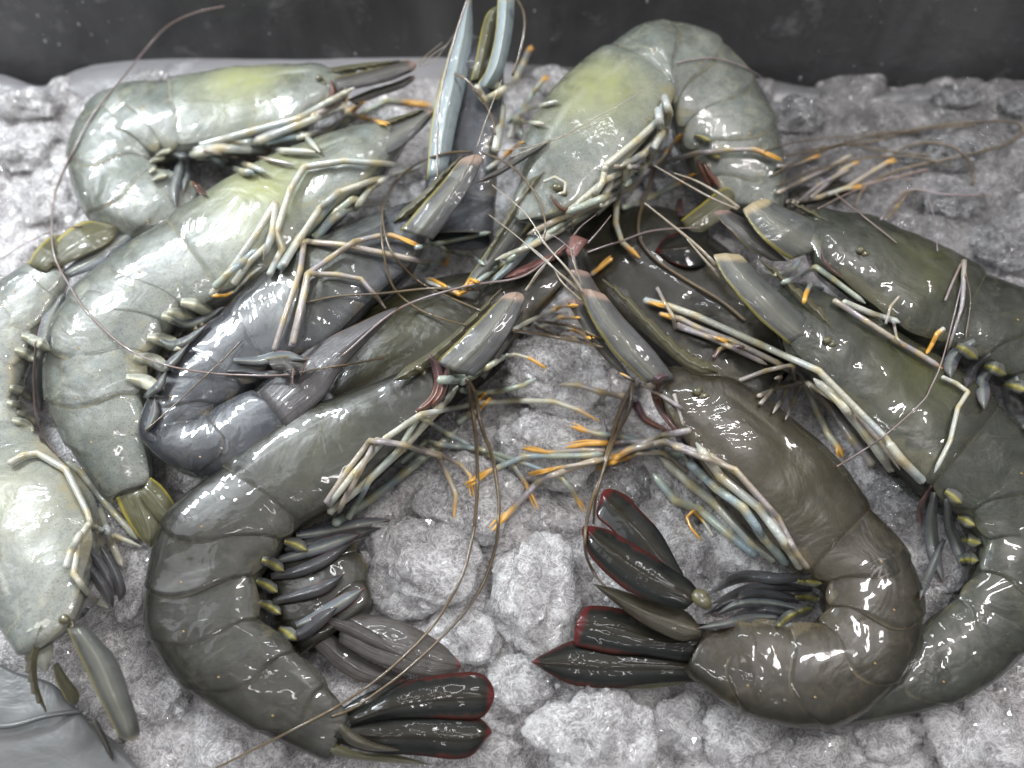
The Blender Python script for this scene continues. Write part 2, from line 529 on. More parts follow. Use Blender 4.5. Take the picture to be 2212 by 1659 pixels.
def tube(name, C, rad, m, parent, tipmask=None, joint=None, sides=8, flat=1.0, solid=True):
    C = np.asarray(C)
    n = len(C)
    T = np.gradient(C, axis=0)
    T /= np.linalg.norm(T, axis=1)[:, None] + 1e-9
    up = np.array([0, 0, 1.0])
    S = np.cross(T, up)
    S /= np.linalg.norm(S, axis=1)[:, None] + 1e-9
    U = np.cross(S, T)
    th = np.linspace(0, 2 * math.pi, sides, endpoint=False)
    V = C[:, None, :] + rad[:, None, None] * (np.cos(th)[None, :, None] * S[:, None, :] + flat * np.sin(th)[None, :, None] * U[:, None, :])
    V = V.reshape(-1, 3)
    F = grid_faces(n, sides, True)
    V = np.vstack([V, C[0] - T[0] * rad[0] * 0.6, C[-1] + T[-1] * rad[-1] * 0.8])
    for c in range(sides):
        c2 = (c + 1) % sides
        F.append((c2, c, n * sides))
        F.append(((n - 1) * sides + c, (n - 1) * sides + c2, n * sides + 1))
    ta = np.zeros(n) if tipmask is None else tipmask
    ja = np.zeros(n) if joint is None else joint
    at = {'tip': np.concatenate([np.repeat(ta, sides), [ta[0], ta[-1]]]), 'joint': np.concatenate([np.repeat(ja, sides), [ja[0], ja[-1]]])}
    return make(name, V, F, m, parent, at, solid)


def leg(parent, spec, w=11, mk='leg_pale', orange=0.14, lift=0.06, claw=True, w2=None, name='walking_leg', z=None, taut=0.5):
    pl = pts(spec)
    L2 = sum(math.dist(pl[i], pl[i + 1]) for i in range(len(pl) - 1))
    if claw and 0 < orange < 0.5:
        orange *= 1.3
    n = int(max(14, min(110, L2 / 4)))
    if z is None:
        C, s, kn = drape2d(pl, lift + w * 0.5 * 0.0115, n, taut=taut)
    else:
        zz = np.interp(np.arange(len(pl)), np.linspace(0, len(pl) - 1, len(z)), z)
        C, s, kn = resample_lin([P(x, y, q) for (x, y), q in zip(pl, zz)], n)
    w2 = w * 0.42 if w2 is None else w2
    pxs = np.array([px(c) for c in C])
    r = 0.40 * pxs * (w + (min(w2 * 1.4, w) - w) * s)
    jm = np.zeros(n)
    for k in kn[1:-1]:
        d = np.abs(s - k) * L2
        jm = np.maximum(jm, np.exp(-(d / (w * 0.55)) ** 2))
        r = r * (1 + 0.07 * np.exp(-(d / (w * 0.35)) ** 2))
        # each article swells from its joint
    tip = np.clip((s - (1 - orange)) / 0.09 + 0.3, 0, 1) if orange > 0 else np.zeros(n)
    r = np.where(s > 0.93, r * np.clip(1 - (s - 0.93) / 0.07 * 0.75, 0.2, 1), r)
    o = tube(name, C, r, M[mk], parent, tip, jm)
    if claw and orange > 0:
        # second finger of the pincer
        k0 = int(n * (1 - orange * 0.85))
        Cc = C[k0:].copy()
        if len(Cc) < 4:
            Cc = np.stack([np.interp(np.linspace(0, 1, 6), np.linspace(0, 1, len(Cc)), Cc[:, q]) for q in range(3)], 1)
        T = Cc[-1] - Cc[0]
        sid = np.cross(T, [0, 0, 1.0])
        sid /= np.linalg.norm(sid) + 1e-9
        q = np.linspace(0, 1, len(Cc))
        off = r[k0] * 1.3
        sg = 1 if (len(pl) + int(pl[0][0])) % 2 else -1
        Cc = Cc + sid * (sg * off * np.sin(q * math.pi * 0.62)[:, None]) + np.array([0, 0, 0.02])
        rr = r[k0] * (0.75 - 0.6 * q)
        c = tube('claw', Cc, rr, M[mk], o, np.clip(0.25 + q * 3, 0, 1), None, 6)
    return o


def feeler(parent, spec, w=4.0, mk='antenna', name='antenna', lift=0.05, w2=None, z=None, taut=0.8):
    pl = pts(spec)
    L2 = sum(math.dist(pl[i], pl[i + 1]) for i in range(len(pl) - 1))
    n = int(max(16, min(140, L2 / 7)))
    if z is None:
        C, s, kn = drape2d(pl, lift, n, 60, True, taut)
    else:
        zz = np.interp(np.arange(len(pl)), np.linspace(0, len(pl) - 1, len(z)), z)
        A = np.array([P(x, y, q) for (x, y), q in zip(pl, zz)])
        C = crom(A, np.linspace(0, len(A) - 1, n))
        s = np.linspace(0, 1, n)
    w2 = w * 0.55 if w2 is None else w2
    r = 0.5 * np.array([px(c) for c in C]) * (w + (w2 - w) * s)
    # ringed like a whip of many short joints
    r = r * (1 + 0.07 * np.sin(np.arange(n) * 2.4))
    return tube(name, C, r, M[mk], parent, None, None, 6)


def leaf(parent, name, left, right, m, z=None, dome=0.10, thick=0.024, keel=0.25, nu=15, nv=26, attach_round=0.0, lift=0.08, solid=True, tipround=0.35, ridge=0, rev=False):
    """a real blade with thickness, edges given by two lines running base -> tip"""
    if rev:
        left, right = [(list(reversed(pts(q)))) for q in (left, right)]
        z = z[::-1]
    lp = np.array([(x, y, 0) for x, y in (pts(left) if isinstance(left, str) else left)])
    rp = np.array([(x, y, 0) for x, y in (pts(right) if isinstance(right, str) else right)])
    v = np.linspace(0, 1, nv)
    # denser rows near the tip
    v = 1 - (1 - v) ** 1.25
    lq = crom(lp, v * (len(lp) - 1))
    rq = crom(rp, v * (len(rp) - 1))
    mid = 0.5 * (lq + rq)
    hw = 0.5 * (rq - lq)
    # round the tip
    if tipround > 0:
        k = np.clip((v - (1 - tipround)) / tipround, 0, 1)
        sc = np.sqrt(np.clip(1 - k ** 2.6, 0.02, 1))
        hw = hw * sc[:, None]
    if z is None:
        H = np.array([hit(x, y)[2] for x, y, _ in mid]) + lift
        zz = H.copy()
        for _ in range(20):
            a = zz.copy()
            a[1:-1] = 0.5 * (zz[:-2] + zz[2:])
            zz = np.maximum(H, 0.6 * a + 0.4 * zz)
    else:
        zz = np.interp(v, np.linspace(0, 1, len(z)), z)
    u = np.linspace(-1, 1, nu)
    V = []
    at = {'ex': [], 'side': [], 'ev': []}
    for sgn in (1, -1):
        for r_ in range(nv):
            x = mid[r_, 0] + hw[r_, 0] * u
            y = mid[r_, 1] + hw[r_, 1] * u
            prof = (1 - u ** 2)
            zt = zz[r_] + dome * prof * min(1, 0.3 + 1.2 * math.sin(math.pi * min(v[r_] * 0.8 + 0.12, 1)))
            kz = keel * dome * np.exp(-(u / 0.10) ** 2)
            rz = ridge * 0.5 * dome * (np.exp(-((u - 0.5) / 0.07) ** 2) + np.exp(-((u + 0.5) / 0.07) ** 2))
            lipz = 0.3 * thick * np.exp(-((np.abs(u) - 0.97) / 0.05) ** 2)
            zt = zt + (kz + rz + lipz if sgn > 0 else -thick * (1 - u ** 8))
            for q in range(nu):
                V.append(P(x[q], y[q], zt[q]))
            at['ex'] += list(np.maximum(np.abs(u), np.clip((v[r_] - 0.8) / 0.2, 0, 1) ** 1.2))
            at['side'] += list((u + 1) / 2)
            at['ev'] += [v[r_]] * nu
    V = np.array(V)
    nz = fbm(V * 2.2, 3)
    V[:, 2] += 0.025 * nz
    F = [f if True else f for f in grid_faces(nv, nu)]
    b = nv * nu
    F2 = [(f[3] + b, f[2] + b, f[1] + b, f[0] + b) for f in grid_faces(nv, nu)]
    S = []
    for r_ in range(nv - 1):
        S.append((r_ * nu, (r_ + 1) * nu, b + (r_ + 1) * nu, b + r_ * nu))
        S.append(((r_ + 1) * nu + nu - 1, r_ * nu + nu - 1, b + r_ * nu + nu - 1, b + (r_ + 1) * nu + nu - 1))
    for c in range(nu - 1):
        S.append((c + 1, c, b + c, b + c + 1))
        S.append(((nv - 1) * nu + c, (nv - 1) * nu + c + 1, b + (nv - 1) * nu + c + 1, b + (nv - 1) * nu + c))
    return make(name, V, F + F2 + S, M[m] if isinstance(m, str) else m, parent, at, solid)


def cleaf(parent, name, spec, w, m, base=0.35, **kw):
    """blade from a centre line and a greatest width"""
    c = np.array(pts(spec))
    n = 12
    t = np.linspace(0, len(c) - 1, n)
    q = crom(np.c_[c, np.zeros(len(c))], t)[:, :2]
    T = np.gradient(q, axis=0)
    T /= np.linalg.norm(T, axis=1)[:, None]
    Nn = np.c_[-T[:, 1], T[:, 0]]
    s = np.linspace(0, 1, n)
    ww = w * 0.5 * (base + (1 - base) * np.sin(np.pi * np.clip(s * 0.62 + 0.05, 0, 1))) * (1 - 0.75 * s ** 5)
    kw.setdefault('nu', 9)
    kw.setdefault('nv', 20)
    return leaf(parent, name, [tuple(v) for v in q + Nn * ww[:, None]], [tuple(v) for v in q - Nn * ww[:, None]], m, **kw)


def blob(parent, name, x, y, rx, ry, ang, m, z=None, lift=0.05, flat=0.7, spot=True, solid=True):
    if name == 'swimmeret_base':
        dx, dy = math.cos(ang) * rx * 1.15, math.sin(ang) * rx * 1.15
        return cleaf(parent, name, 'D %.1f,%.1f %.1f,%.1f %.1f,%.1f' % (x - dx, y - dy, x + dy * 0.15, y - dx * 0.15, x + dx, y + dy), ry * 2.3,
                     'swim_base_pale' if 'pale' in m else 'swim_base', dome=0.13, lift=max(lift, 0.03))
    c = hit(x, y) if z is None else P(x, y, z)
    if z is None:
        c = P(x, y, c[2] + lift)
    s = px(c)
    nr, nc = 9, 12
    V = []
    sp = []
    ca, sa = math.cos(ang), math.sin(ang)
    for r_ in range(nr):
        ph = math.pi * r_ / (nr - 1)
        for k in range(nc):
            th = 2 * math.pi * k / nc
            a = math.sin(ph) * math.cos(th)
            b = math.sin(ph) * math.sin(th)
            h = math.cos(ph)
            X = a * rx * s
            Y = b * ry * s * (1 - 0.25 * a)
            V.append(c + np.array([X * ca - Y * sa, -(X * sa + Y * ca) * 1.0, h * flat * min(rx, ry) * s]))
            sp.append(math.exp(-((a - 0.25) ** 2 + b * b) / 0.12) * (1 if h > 0 else 0) if spot else 0)
    return make(name, np.array(V), grid_faces(nr, nc, True), M[m], parent, {'tip': sp}, solid)


# ------------------------------------------------------------------ shrimp bodies
SHR = {}


def surf(D, Vv, th, sc, fl):
    """points of the body ring; D, Vv (n,3); th (n,m) radians; sc (n,m)"""
    C = 0.5 * (D + Vv)
    A = 0.5 * (D - Vv)
    w = np.linalg.norm(A, axis=1)[:, None]
    a = A / w
    N = np.array([0, 0, 1.0]) - a * a[:, 2:3]
    N /= np.linalg.norm(N, axis=1)[:, None]
    co = np.cos(th)
    si = np.sin(th)
    # belly slightly flatter than back, small keel on the back
    rad = sc * (1 + 0.035 * np.exp(-(th / 0.2) ** 2))
    si = np.sign(si) * np.abs(si) ** 0.60
    return C[:, None, :] + rad[..., None] * (co[..., None] * A[:, None, :] + (si * fl * w)[..., None] * N[:, None, :])


def shrimp(key, label, tint, car, abd, zc, fl=0.48, patch=True, seed=0, nubs=True, snout=1.3):
    root = bpy.data.objects.new('shrimp', None)
    root.empty_display_size = 0.01
    COL.objects.link(root)
    allp = [s.split() for s in car] + [s.split() for s in abd]
    secs = []
    for s in list(car) + list(abd):
        p = pts(s)
        secs.append(p)
    if len(car) > 1:
        # the head narrows forward of the eyes
        (ax, ay), (bx, by) = secs[0]
        (cx_, cy_), (dx_, dy_) = secs[1]
        c0 = np.array([(ax + bx) / 2, (ay + by) / 2])
        c1 = np.array([(cx_ + dx_) / 2, (cy_ + dy_) / 2])
        hv = np.array([ax - bx, ay - by]) / 2
        f = (c0 - c1) / np.linalg.norm(c0 - c1) * np.linalg.norm(hv) * snout
        q = c0 + f + hv * 0.35
        secs.insert(0, [tuple(q + hv * 0.45), tuple(q - hv * 0.45)])
        car = [0] + list(car)
        zc = [zc[0]] + list(zc)
    n = len(secs)
    z = np.interp(np.arange(n), np.linspace(0, n - 1, len(zc)), zc)
    Dp = np.array([P(*secs[i][0], z[i]) for i in range(n)])
    Vp = np.array([P(*secs[i][1], z[i]) for i in range(n)])
    Vp = Dp + (Vp - Dp) * 1.09
    Dp = Vp + (Dp - Vp) * 1.02
    cen = 0.5 * (Dp + Vp).mean(0) if False else 0.5 * (Dp + Vp)[max(0, len(car) - 1)]
    root.location = Vector((cen[0] * CM, cen[1] * CM, 0.0))
    root['label'] = label
    root['category'] = 'shrimp'
    root['group'] = 'raw shrimps piled on the crushed ice'
    m = shell_mat(tint, *TINT[tint])
    nc = len(car)
    ns = n - nc
    # ---- carapace
    if nc > 1:
        nv, nu = 54, 56
        v = np.linspace(0, 1, nv)
        tt = v * (nc - 1)
        if ns:
            tt = v * (nc - 1 + 0.10)
        D = crom(Dp, tt)
        Vv = crom(Vp, tt)
        edge = 152 + 10 * np.sin(v * math.pi * 0.9) - 10 * np.clip((0.15 - v) / 0.15, 0, 1)
        th = np.radians(edge)[:, None] * np.linspace(-1, 1, nu)[None, :]
        sc = np.ones((nv, nu)) * (0.985 + 0.04 * v[:, None])
        sc *= np.sqrt(np.clip(1 - np.clip(1 - v / 0.10, 0, 1) ** 2.2, 0.10, 1))[:, None]
        sc[-1] *= 0.94
        sc[-2] *= 0.99
        # groove behind the head and one along the gill cover
        g1 = np.exp(-((v[:, None] - 0.36 - 0.10 * np.abs(th) / 2.6) / 0.022) ** 2) * np.exp(-((np.abs(th) - 1.5) / 0.7) ** 2)
        g2 = np.exp(-((np.abs(th) - 1.05 - 0.25 * v[:, None] - 0.10 * np.sin(v[:, None] * 9)) / 0.06) ** 2) * np.clip((v[:, None] - 0.25) * 4, 0, 1) * np.clip((0.95 - v[:, None]) * 6, 0, 1)
        lip = np.exp(-((np.abs(th) / np.radians(edge)[:, None] - 0.97) / 0.03) ** 2)
        sc = sc - 0.034 * g1 - 0.030 * g2 + 0.012 * lip
        X = surf(D, Vv, th, sc, fl).reshape(-1, 3)
        X[:, 2] += 0.045 * fbm(X * 1.1 + seed, 3)
        u = np.abs(th) / np.radians(160)
        hp = np.exp(-((v[:, None] - 0.72) / 0.17) ** 2) * np.exp(-((u - 0.5) / 0.30) ** 2) if patch else np.zeros_like(u)
        rr = np.repeat((v * 1.0)[:, None], nu, 1)
        rr = np.where(rr > 0.9, 0.5 + (rr - 0.9) * 5, 0.5)
        make('carapace', X, grid_faces(nv, nu), m, root, {'dor': np.clip(u, 0, 1), 'rear': rr, 'patch': hp, 'streak': np.clip(1.3 * g2 * np.exp(-((np.abs(th) - 1.05 - 0.25 * v[:, None] - 0.10 * np.sin(v[:, None] * 9)) / 0.06) ** 2), 0, 1)})
        # flesh inside the head
        v2 = np.linspace(0.04, 1.0, 22)
        D2 = crom(Dp, v2 * (nc - 1))
        V2 = crom(Vp, v2 * (nc - 1))
        th2 = np.linspace(0, 2 * math.pi, 24, endpoint=False)[None, :].repeat(22, 0)
        s2 = 0.90 * np.sqrt(np.clip(1 - (1 - np.linspace(0, 1, 22) / 0.2).clip(0, 1) ** 2, 0.05, 1))
        X2 = surf(D2, V2, th2 + 0.0, s2[:, None] * np.ones((22, 24)), fl).reshape(-1, 3)
        make('head_flesh', X2, grid_faces(22, 24, True), flesh_mat(tint), root, {'gut': np.zeros(len(X2))}, True)
    # ---- abdomen shells
    if ns:
        base = nc - 1 if nc else 0
        nseg = n - 1 - base
        for k in range(nseg):
            nv, nu = 22, 44
            s = np.linspace(-0.04, 1.0, nv)
            a = np.linspace(-1, 1, nu)
            lobe = np.sin(np.clip((s + 0.05) / 1.05, 0, 1) * math.pi) ** 0.6
            last = k == nseg - 1
            edge = (146 + (20 if not last else 4) * lobe)
            th = np.radians(edge)[:, None] * a[None, :]
            bulge = (0.36 if not last else 0.05) * np.sin(np.clip(np.abs(th) / 2.5, 0, 1) * math.pi) ** 2 + 0.10
            t = base + k + s[:, None] * (1 + bulge)
            D = crom(Dp, np.minimum(t, n - 1 + 0.0))
            Vv = crom(Vp, np.minimum(t, n - 1 + 0.0))
            C = 0.5 * (D + Vv)
            A = 0.5 * (D - Vv)
            w = np.linalg.norm(A, axis=2)[..., None]
            aa = A / w
            N = np.array([0, 0, 1.0]) - aa * aa[..., 2:3]
            N /= np.linalg.norm(N, axis=2)[..., None]
            sc = 0.950 + 0.064 * np.clip(s, 0, 1) ** 1.1
            sc = sc + 0.006 * np.exp(-((s - 0.93) / 0.04) ** 2)
            sc[-1] -= 0.06
            if last:
                sc = sc - 0.22 * np.clip((s - 0.8) / 0.2, 0, 1) ** 1.5
            sc[0] -= 0.03
            sc = sc[:, None] * (1 + 0.05 * np.exp(-(th / 0.16) ** 2) * (1 if k >= 2 else 0.3))
            vent = np.clip((np.abs(a)[None, :] - 0.55) / 0.45, 0, 1) ** 1.5
            sc = sc * (1 + (0.10 * lobe[:, None] - 0.07) * vent)
            sc = sc + 0.02 * np.exp(-((np.abs(a)[None, :] - 0.96) / 0.03) ** 2)
            X = C + sc[..., None] * (np.cos(th)[..., None] * A + (np.sign(np.sin(th)) * np.abs(np.sin(th)) ** 0.60)[..., None] * fl * w * N)
            X = X.reshape(-1, 3)
            X[:, 2] += 0.05 * fbm(X * 0.9 + seed + k, 2)
            rr = np.repeat(np.clip(s, 0, 1)[:, None], nu, 1)
            make('shell_segment', X, grid_faces(nv, nu), m, root,
                 {'dor': (np.abs(th) / np.radians(168)).clip(0, 1), 'rear': rr, 'patch': np.zeros_like(rr)})
            if nubs and not last:
                tk = base + k + 0.99
                Dk = crom(Dp, np.array([tk]))[0]
                Vk = crom(Vp, np.array([tk]))[0]
                cp = 0.72 * Dk + 0.28 * Vk
                # pixel of the hinge on top of the shell
                tops = hitp(cp)
                if tops is not None:
                    blob(root, 'hinge', tops[0], tops[1], 3.4, 2.4, 0.5, 'nub', lift=-0.01, flat=0.8)
        v2 = np.linspace(0, 1, 40)
        t2 = base + v2 * (n - 1 - base)
        D2 = crom(Dp, t2)
        V2 = crom(Vp, t2)
        th2 = np.linspace(0, 2 * math.pi, 26, endpoint=False)[None, :].repeat(40, 0)
        s2 = 0.90 * np.sqrt(np.clip(1 - ((v2 - 0.95) / 0.05).clip(0, 1) ** 2, 0.15, 1))
        X2 = surf(D2, V2, th2, s2[:, None] * np.ones((40, 26)), fl).reshape(-1, 3)
        X2[:, 2] += 0.02 * fbm(X2 * 2, 2)
        gut = np.exp(-((th2 - 0.42) / 0.13) ** 2)
        make('abdomen_flesh', X2, grid_faces(40, 26, True), flesh_mat(tint), root, {'gut': gut}, True)
    SHR[key] = root
    return root


def hitp(p):
    """photo position of a point"""
    q = np.asarray(p) - cam_pos
    dz = float(np.dot(q, Rf))
    x = 1106 + FPX * float(np.dot(q, Rx)) / dz
    y = 829.5 - FPX * float(np.dot(q, Ru)) / dz
    return x, y


# ------------------------------------------------------------------ the ice
def ice_material(name, clear=0.5, tint=(0.80, 0.80, 0.82)):
    m, nt, N, L, B = mat(name)
    shade = attr(N, 'shade')
    tc = N.new('ShaderNodeTexCoord')
    ob = tc.outputs['Object']
    n0 = nse(N, L, 70, 3, 0.5, 0.6, ob)
    n1 = nse(N, L, 120, 4, 0.6, 2.0, ob)
    n2 = nse(N, L, 290, 4, 0.6, 2.6, ob)
    n3 = nse(N, L, 1700, 3, 0.6, 1.0, ob)
    # thin white swirls (walls of air bubbles and grain borders) in grey clear ice
    vein = ramp(N, L, mth(N, L, 'ABSOLUTE', mth(N, L, 'SUBTRACT', n2, 0.5)), [(0.0, (1, 1, 1)), (0.025, (0.6, 0.6, 0.6)), (0.07, (0, 0, 0))])
    vein2 = ramp(N, L, mth(N, L, 'ABSOLUTE', mth(N, L, 'SUBTRACT', n1, 0.48)), [(0.0, (1, 1, 1)), (0.012, (0.6, 0.6, 0.6)), (0.03, (0, 0, 0))])
    cloud = ramp(N, L, n0, [(0.34, (0, 0, 0)), (0.66, (1, 1, 1))])
    pit = ramp(N, L, n1, [(0.30, (1, 1, 1)), (0.42, (0, 0, 0))])
    frost = mth(N, L, 'ADD', mth(N, L, 'MULTIPLY', vein, mth(N, L, 'ADD', mth(N, L, 'MULTIPLY', cloud, 0.6), 0.35)), mth(N, L, 'MULTIPLY', cloud, 0.30))
    frost = mth(N, L, 'ADD', frost, mth(N, L, 'MULTIPLY', vein2, 0.85), True)
    col = mixc(N, L, frost, tuple(v * 0.60 for v in tint), tuple(min(1, v * 1.2) for v in tint))
    col = mixc(N, L, mth(N, L, 'MULTIPLY', pit, 0.45), col, tuple(v * 0.42 for v in tint))
    col = mixc(N, L, mth(N, L, 'MULTIPLY', shade, 0.45), col, tuple(v * 0.25 for v in tint))  # painted shade: base colour darkened by the mask
    L.new(col, B.inputs['Base Color'])
    B.inputs['Subsurface Weight'].default_value = 1.0
    B.inputs['Subsurface Radius'].default_value = (1.0, 1.0, 1.0)
    B.inputs['Subsurface Scale'].default_value = 0.004
    B.inputs['Roughness'].default_value = 0.07
    B.inputs['IOR'].default_value = 1.31
    L.new(mth(N, L, 'SUBTRACT', mth(N, L, 'ADD', clear, mth(N, L, 'MULTIPLY', shade, 0.3)), mth(N, L, 'MULTIPLY', mth(N, L, 'ADD', vein, cloud, True), 0.22)), B.inputs['Transmission Weight'])
    nn = bump(N, L, nse(N, L, 230, 4, 0.5, 1.6, ob), 0.0028, 1.0)
    # small crystal facets, each leaning its own way
    vo = N.new('ShaderNodeTexVoronoi')
    vo.inputs['Scale'].default_value = 300
    wp = N.new('ShaderNodeVectorMath')
    wp.operation = 'MULTIPLY_ADD'
    nz_ = nd(N, 'ShaderNodeTexNoise', Scale=300.0, Detail=2.0)
    L.new(ob, nz_.inputs['Vector'])
    L.new(nz_.outputs['Color'], wp.inputs[0])
    wp.inputs[1].default_value = (0.003, 0.003, 0.003)
    L.new(ob, wp.inputs[2])
    L.new(wp.outputs[0], vo.inputs['Vector'])
    ma = N.new('ShaderNodeVectorMath')
    ma.operation = 'MULTIPLY_ADD'
    L.new(vo.outputs['Color'], ma.inputs[0])
    ma.inputs[1].default_value = (1.3, 1.3, 1.3)
    ad = N.new('ShaderNodeVectorMath')
    ad.operation = 'ADD'
    L.new(nn, ad.inputs[0])
    ad.inputs[1].default_value = (-0.65, -0.65, -0.45)
    L.new(ad.outputs[0], ma.inputs[2])
    no = N.new('ShaderNodeVectorMath')
    no.operation = 'NORMALIZE'
    L.new(ma.outputs[0], no.inputs[0])
    facet = no.outputs[0]
    L.new(nn, B.inputs['Normal'])
    B.inputs['Coat Weight'].default_value = 1.0
    B.inputs['Coat IOR'].default_value = 1.7
    B.inputs['Coat Roughness'].default_value = 0.03
    L.new(facet, B.inputs['Coat Normal'])
    return m


M['ice'] = ice_material('crushed_ice_wet', 0.58, (0.80, 0.775, 0.775))
M['ice_lump'] = ice_material('ice_lump_frosted', 0.66, (0.86, 0.835, 0.835))
M['ice_shaded'] = ice_material('ice_lump_shaded', 0.9, (0.50, 0.50, 0.51))  # darker copy of the lump ice, back right shade painted in
M['ice_clear'] = ice_material('ice_lump_clear', 1.0, (0.97, 0.97, 0.98))


def struct(o, kind='structure'):
    o['kind'] = kind
    return o


# bed of crushed ice: a heap of rounded grains
x0, x1, y0, y1 = -24.0, 24.0, -15.0, 12.3
st = 0.06
gx = np.arange(x0, x1 + st, st)
gy = np.arange(y0, y1 + st, st)
GX, GY = np.meshgrid(gx, gy)
WX = GX + 0.28 * fbm(np.stack([GX * 0.9, GY * 0.9, GX * 0 + 7.7], -1), 3)
WY = GY + 0.28 * fbm(np.stack([GX * 0.9, GY * 0.9, GX * 0 + 31.3], -1), 3)
Hh = 0.30 * fbm(np.stack([GX * 0.25, GY * 0.25, GX * 0 + 3.1], -1), 3) - 0.42 + 0.25 * fbm(np.stack([WX * 1.3, WY * 1.3, GX * 0 + 5.1], -1), 3)
cr = rng.random((3400, 5))
for a_, b_, c_, d_, e_ in cr:
    r = 0.30 + 0.95 * c_ ** 2.0
    cx, cy = x0 + a_ * (x1 - x0), y0 + b_ * (y1 - y0)
    i0, i1 = np.searchsorted(gx, [cx - r * 1.5, cx + r * 1.5])
    j0, j1 = np.searchsorted(gy, [cy - r * 1.5, cy + r * 1.5])
    if i1 <= i0 or j1 <= j0:
        continue
    sx = WX[j0:j1, i0:i1] - cx
    sy = WY[j0:j1, i0:i1] - cy
    ca_, sa_ = math.cos(e_ * 6.3), math.sin(e_ * 6.3)
    ux, uy = sx * ca_ + sy * sa_, -sx * sa_ + sy * ca_
    # a tilted slab-sided grain
    q = 1 - (np.abs(ux) ** 2.6 * (0.8 + 0.6 * d_) + np.abs(uy) ** 2.6 * 1.3) / r ** 2.6
    hh = np.where(q > 0, np.clip(q, 0, 1) ** 0.45 * r * 0.45 + 0.16 * ux - 0.42 + 0.26 * d_, -9)
    Hh[j0:j1, i0:i1] = np.maximum(Hh[j0:j1, i0:i1], hh)
Hh = Hh + 0.045 * fbm(np.stack([GX * 2.2, GY * 2.2, Hh * 2], -1), 3, 0.5)
# the heap thins out towards the walls of the tub
V = np.stack([GX, GY, Hh], -1).reshape(-1, 3)
shade_mask = np.clip((GX - 4.0 + 0.6 * fbm(np.stack([GX * 0.5, GY * 0.5, GX * 0], -1), 3)) / 4.0, 0, 1) * np.clip((GY - 1.5) / 4.0, 0, 1)  # dimmer light at the back right, painted in as darker, clearer ice
bed = make('crushed_ice', V, grid_faces(len(gy), len(gx)), M['ice'], None, {'shade': shade_mask}, False)
struct(bed, 'stuff')
cs = 4
Vc = np.stack([GX, GY, Hh], -1)[::cs, ::cs]
remember(Vc.reshape(-1, 3), grid_faces(Vc.shape[0], Vc.shape[1]))

# ------------------------------------------------------------------ the tub
def tub_mat(name, c1, c2, rough):
    m, nt, N, L, B = mat(name)
    n1 = nse(N, L, 14, 4, 0.6, 0.4)
    n2 = nse(N, L, 55, 6, 0.7, 0.3)
    c = mixc(N, L, ramp(N, L, n1, [(0.35, (0, 0, 0)), (0.7, (1, 1, 1))]), c1, c2)  # broad blotches: soft reflections painted into the steel colour
    c = mixc(N, L, ramp(N, L, n2, [(0.58, (0, 0, 0)), (0.78, (0.5, 0.5, 0.5))]), c, tuple(v * 3 for v in c2))
    mp = nd(N, 'ShaderNodeMapping')
    mp.inputs['Scale'].default_value = (1.0, 1.0, 0.12)
    tcm = N.new('ShaderNodeTexCoord')
    L.new(tcm.outputs['Object'], mp.inputs['Vector'])
    n4 = nse(N, L, 60, 4, 0.6, 0.3, mp.outputs[0])
    c = mixc(N, L, ramp(N, L, n4, [(0.5, (0, 0, 0)), (0.75, (0.3, 0.3, 0.3))]), c, tuple(v * 1.4 for v in c2))
    L.new(c, B.inputs['Base Color'])
    B.inputs['Roughness'].default_value = rough
    L.new(bump(N, L, n2, 0.002, 0.5), B.inputs['Normal'])
    return m


def slab(name, corners, thick, m, div=(40, 12), nz=0.0, attrs=None):
    """a sheet from four corners (cm) with real thickness"""
    c = [np.array(q, dtype=float) for q in corners]
    nu, nv = div
    V = []
    nrm = np.cross(c[1] - c[0], c[3] - c[0])
    nrm /= np.linalg.norm(nrm)
    for s_ in (0, 1):
        for j in range(nv):
            for i in range(nu):
                u, v = i / (nu - 1), j / (nv - 1)
                p = (1 - u) * (1 - v) * c[0] + u * (1 - v) * c[1] + u * v * c[2] + (1 - u) * v * c[3]
                V.append(p - nrm * thick * s_)
    V = np.array(V)
    if nz:
        V += nrm[None, :] * (nz * fbm(V * 0.25, 3))[:, None]
    b = nu * nv
    F = grid_faces(nv, nu)
    F2 = [(f[3] + b, f[2] + b, f[1] + b, f[0] + b) for f in grid_faces(nv, nu)]
    S = []
    for j in range(nv - 1):
        S.append((j * nu, (j + 1) * nu, b + (j + 1) * nu, b + j * nu))
        S.append(((j + 1) * nu + nu - 1, j * nu + nu - 1, b + j * nu + nu - 1, b + (j + 1) * nu + nu - 1))
    for i in range(nu - 1):
        S.append((i + 1, i, b + i, b + i + 1))
        S.append(((nv - 1) * nu + i, (nv - 1) * nu + i + 1, b + (nv - 1) * nu + i + 1, b + (nv - 1) * nu + i))
    return make(name, V, F + F2 + S, m, None, attrs, False)


M['tub'] = tub_mat('dark_wet_steel', (0.042, 0.043, 0.045), (0.11, 0.11, 0.113), 0.25)
M['tub_floor'] = tub_mat('steel_floor', (0.10, 0.10, 0.105), (0.16, 0.16, 0.165), 0.4)
struct(slab('tub_floor', [(-26, -17, -2.2), (26, -17, -2.2), (26, 13.4, -2.2), (-26, 13.4, -2.2)], 0.2, M['tub_floor'], (30, 20)))
WALL_ = struct(slab('tub_wall', [(-26, 12.6, -2.2), (26, 12.6, -2.2), (26, 15.6, 11), (-26, 15.6, 11)], 0.3, M['tub'], (60, 24), 0.12))

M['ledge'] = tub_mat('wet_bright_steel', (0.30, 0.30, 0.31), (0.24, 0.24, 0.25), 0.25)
M['ledge_dark'] = tub_mat('wet_shaded_steel', (0.12, 0.12, 0.125), (0.18, 0.18, 0.18), 0.25)


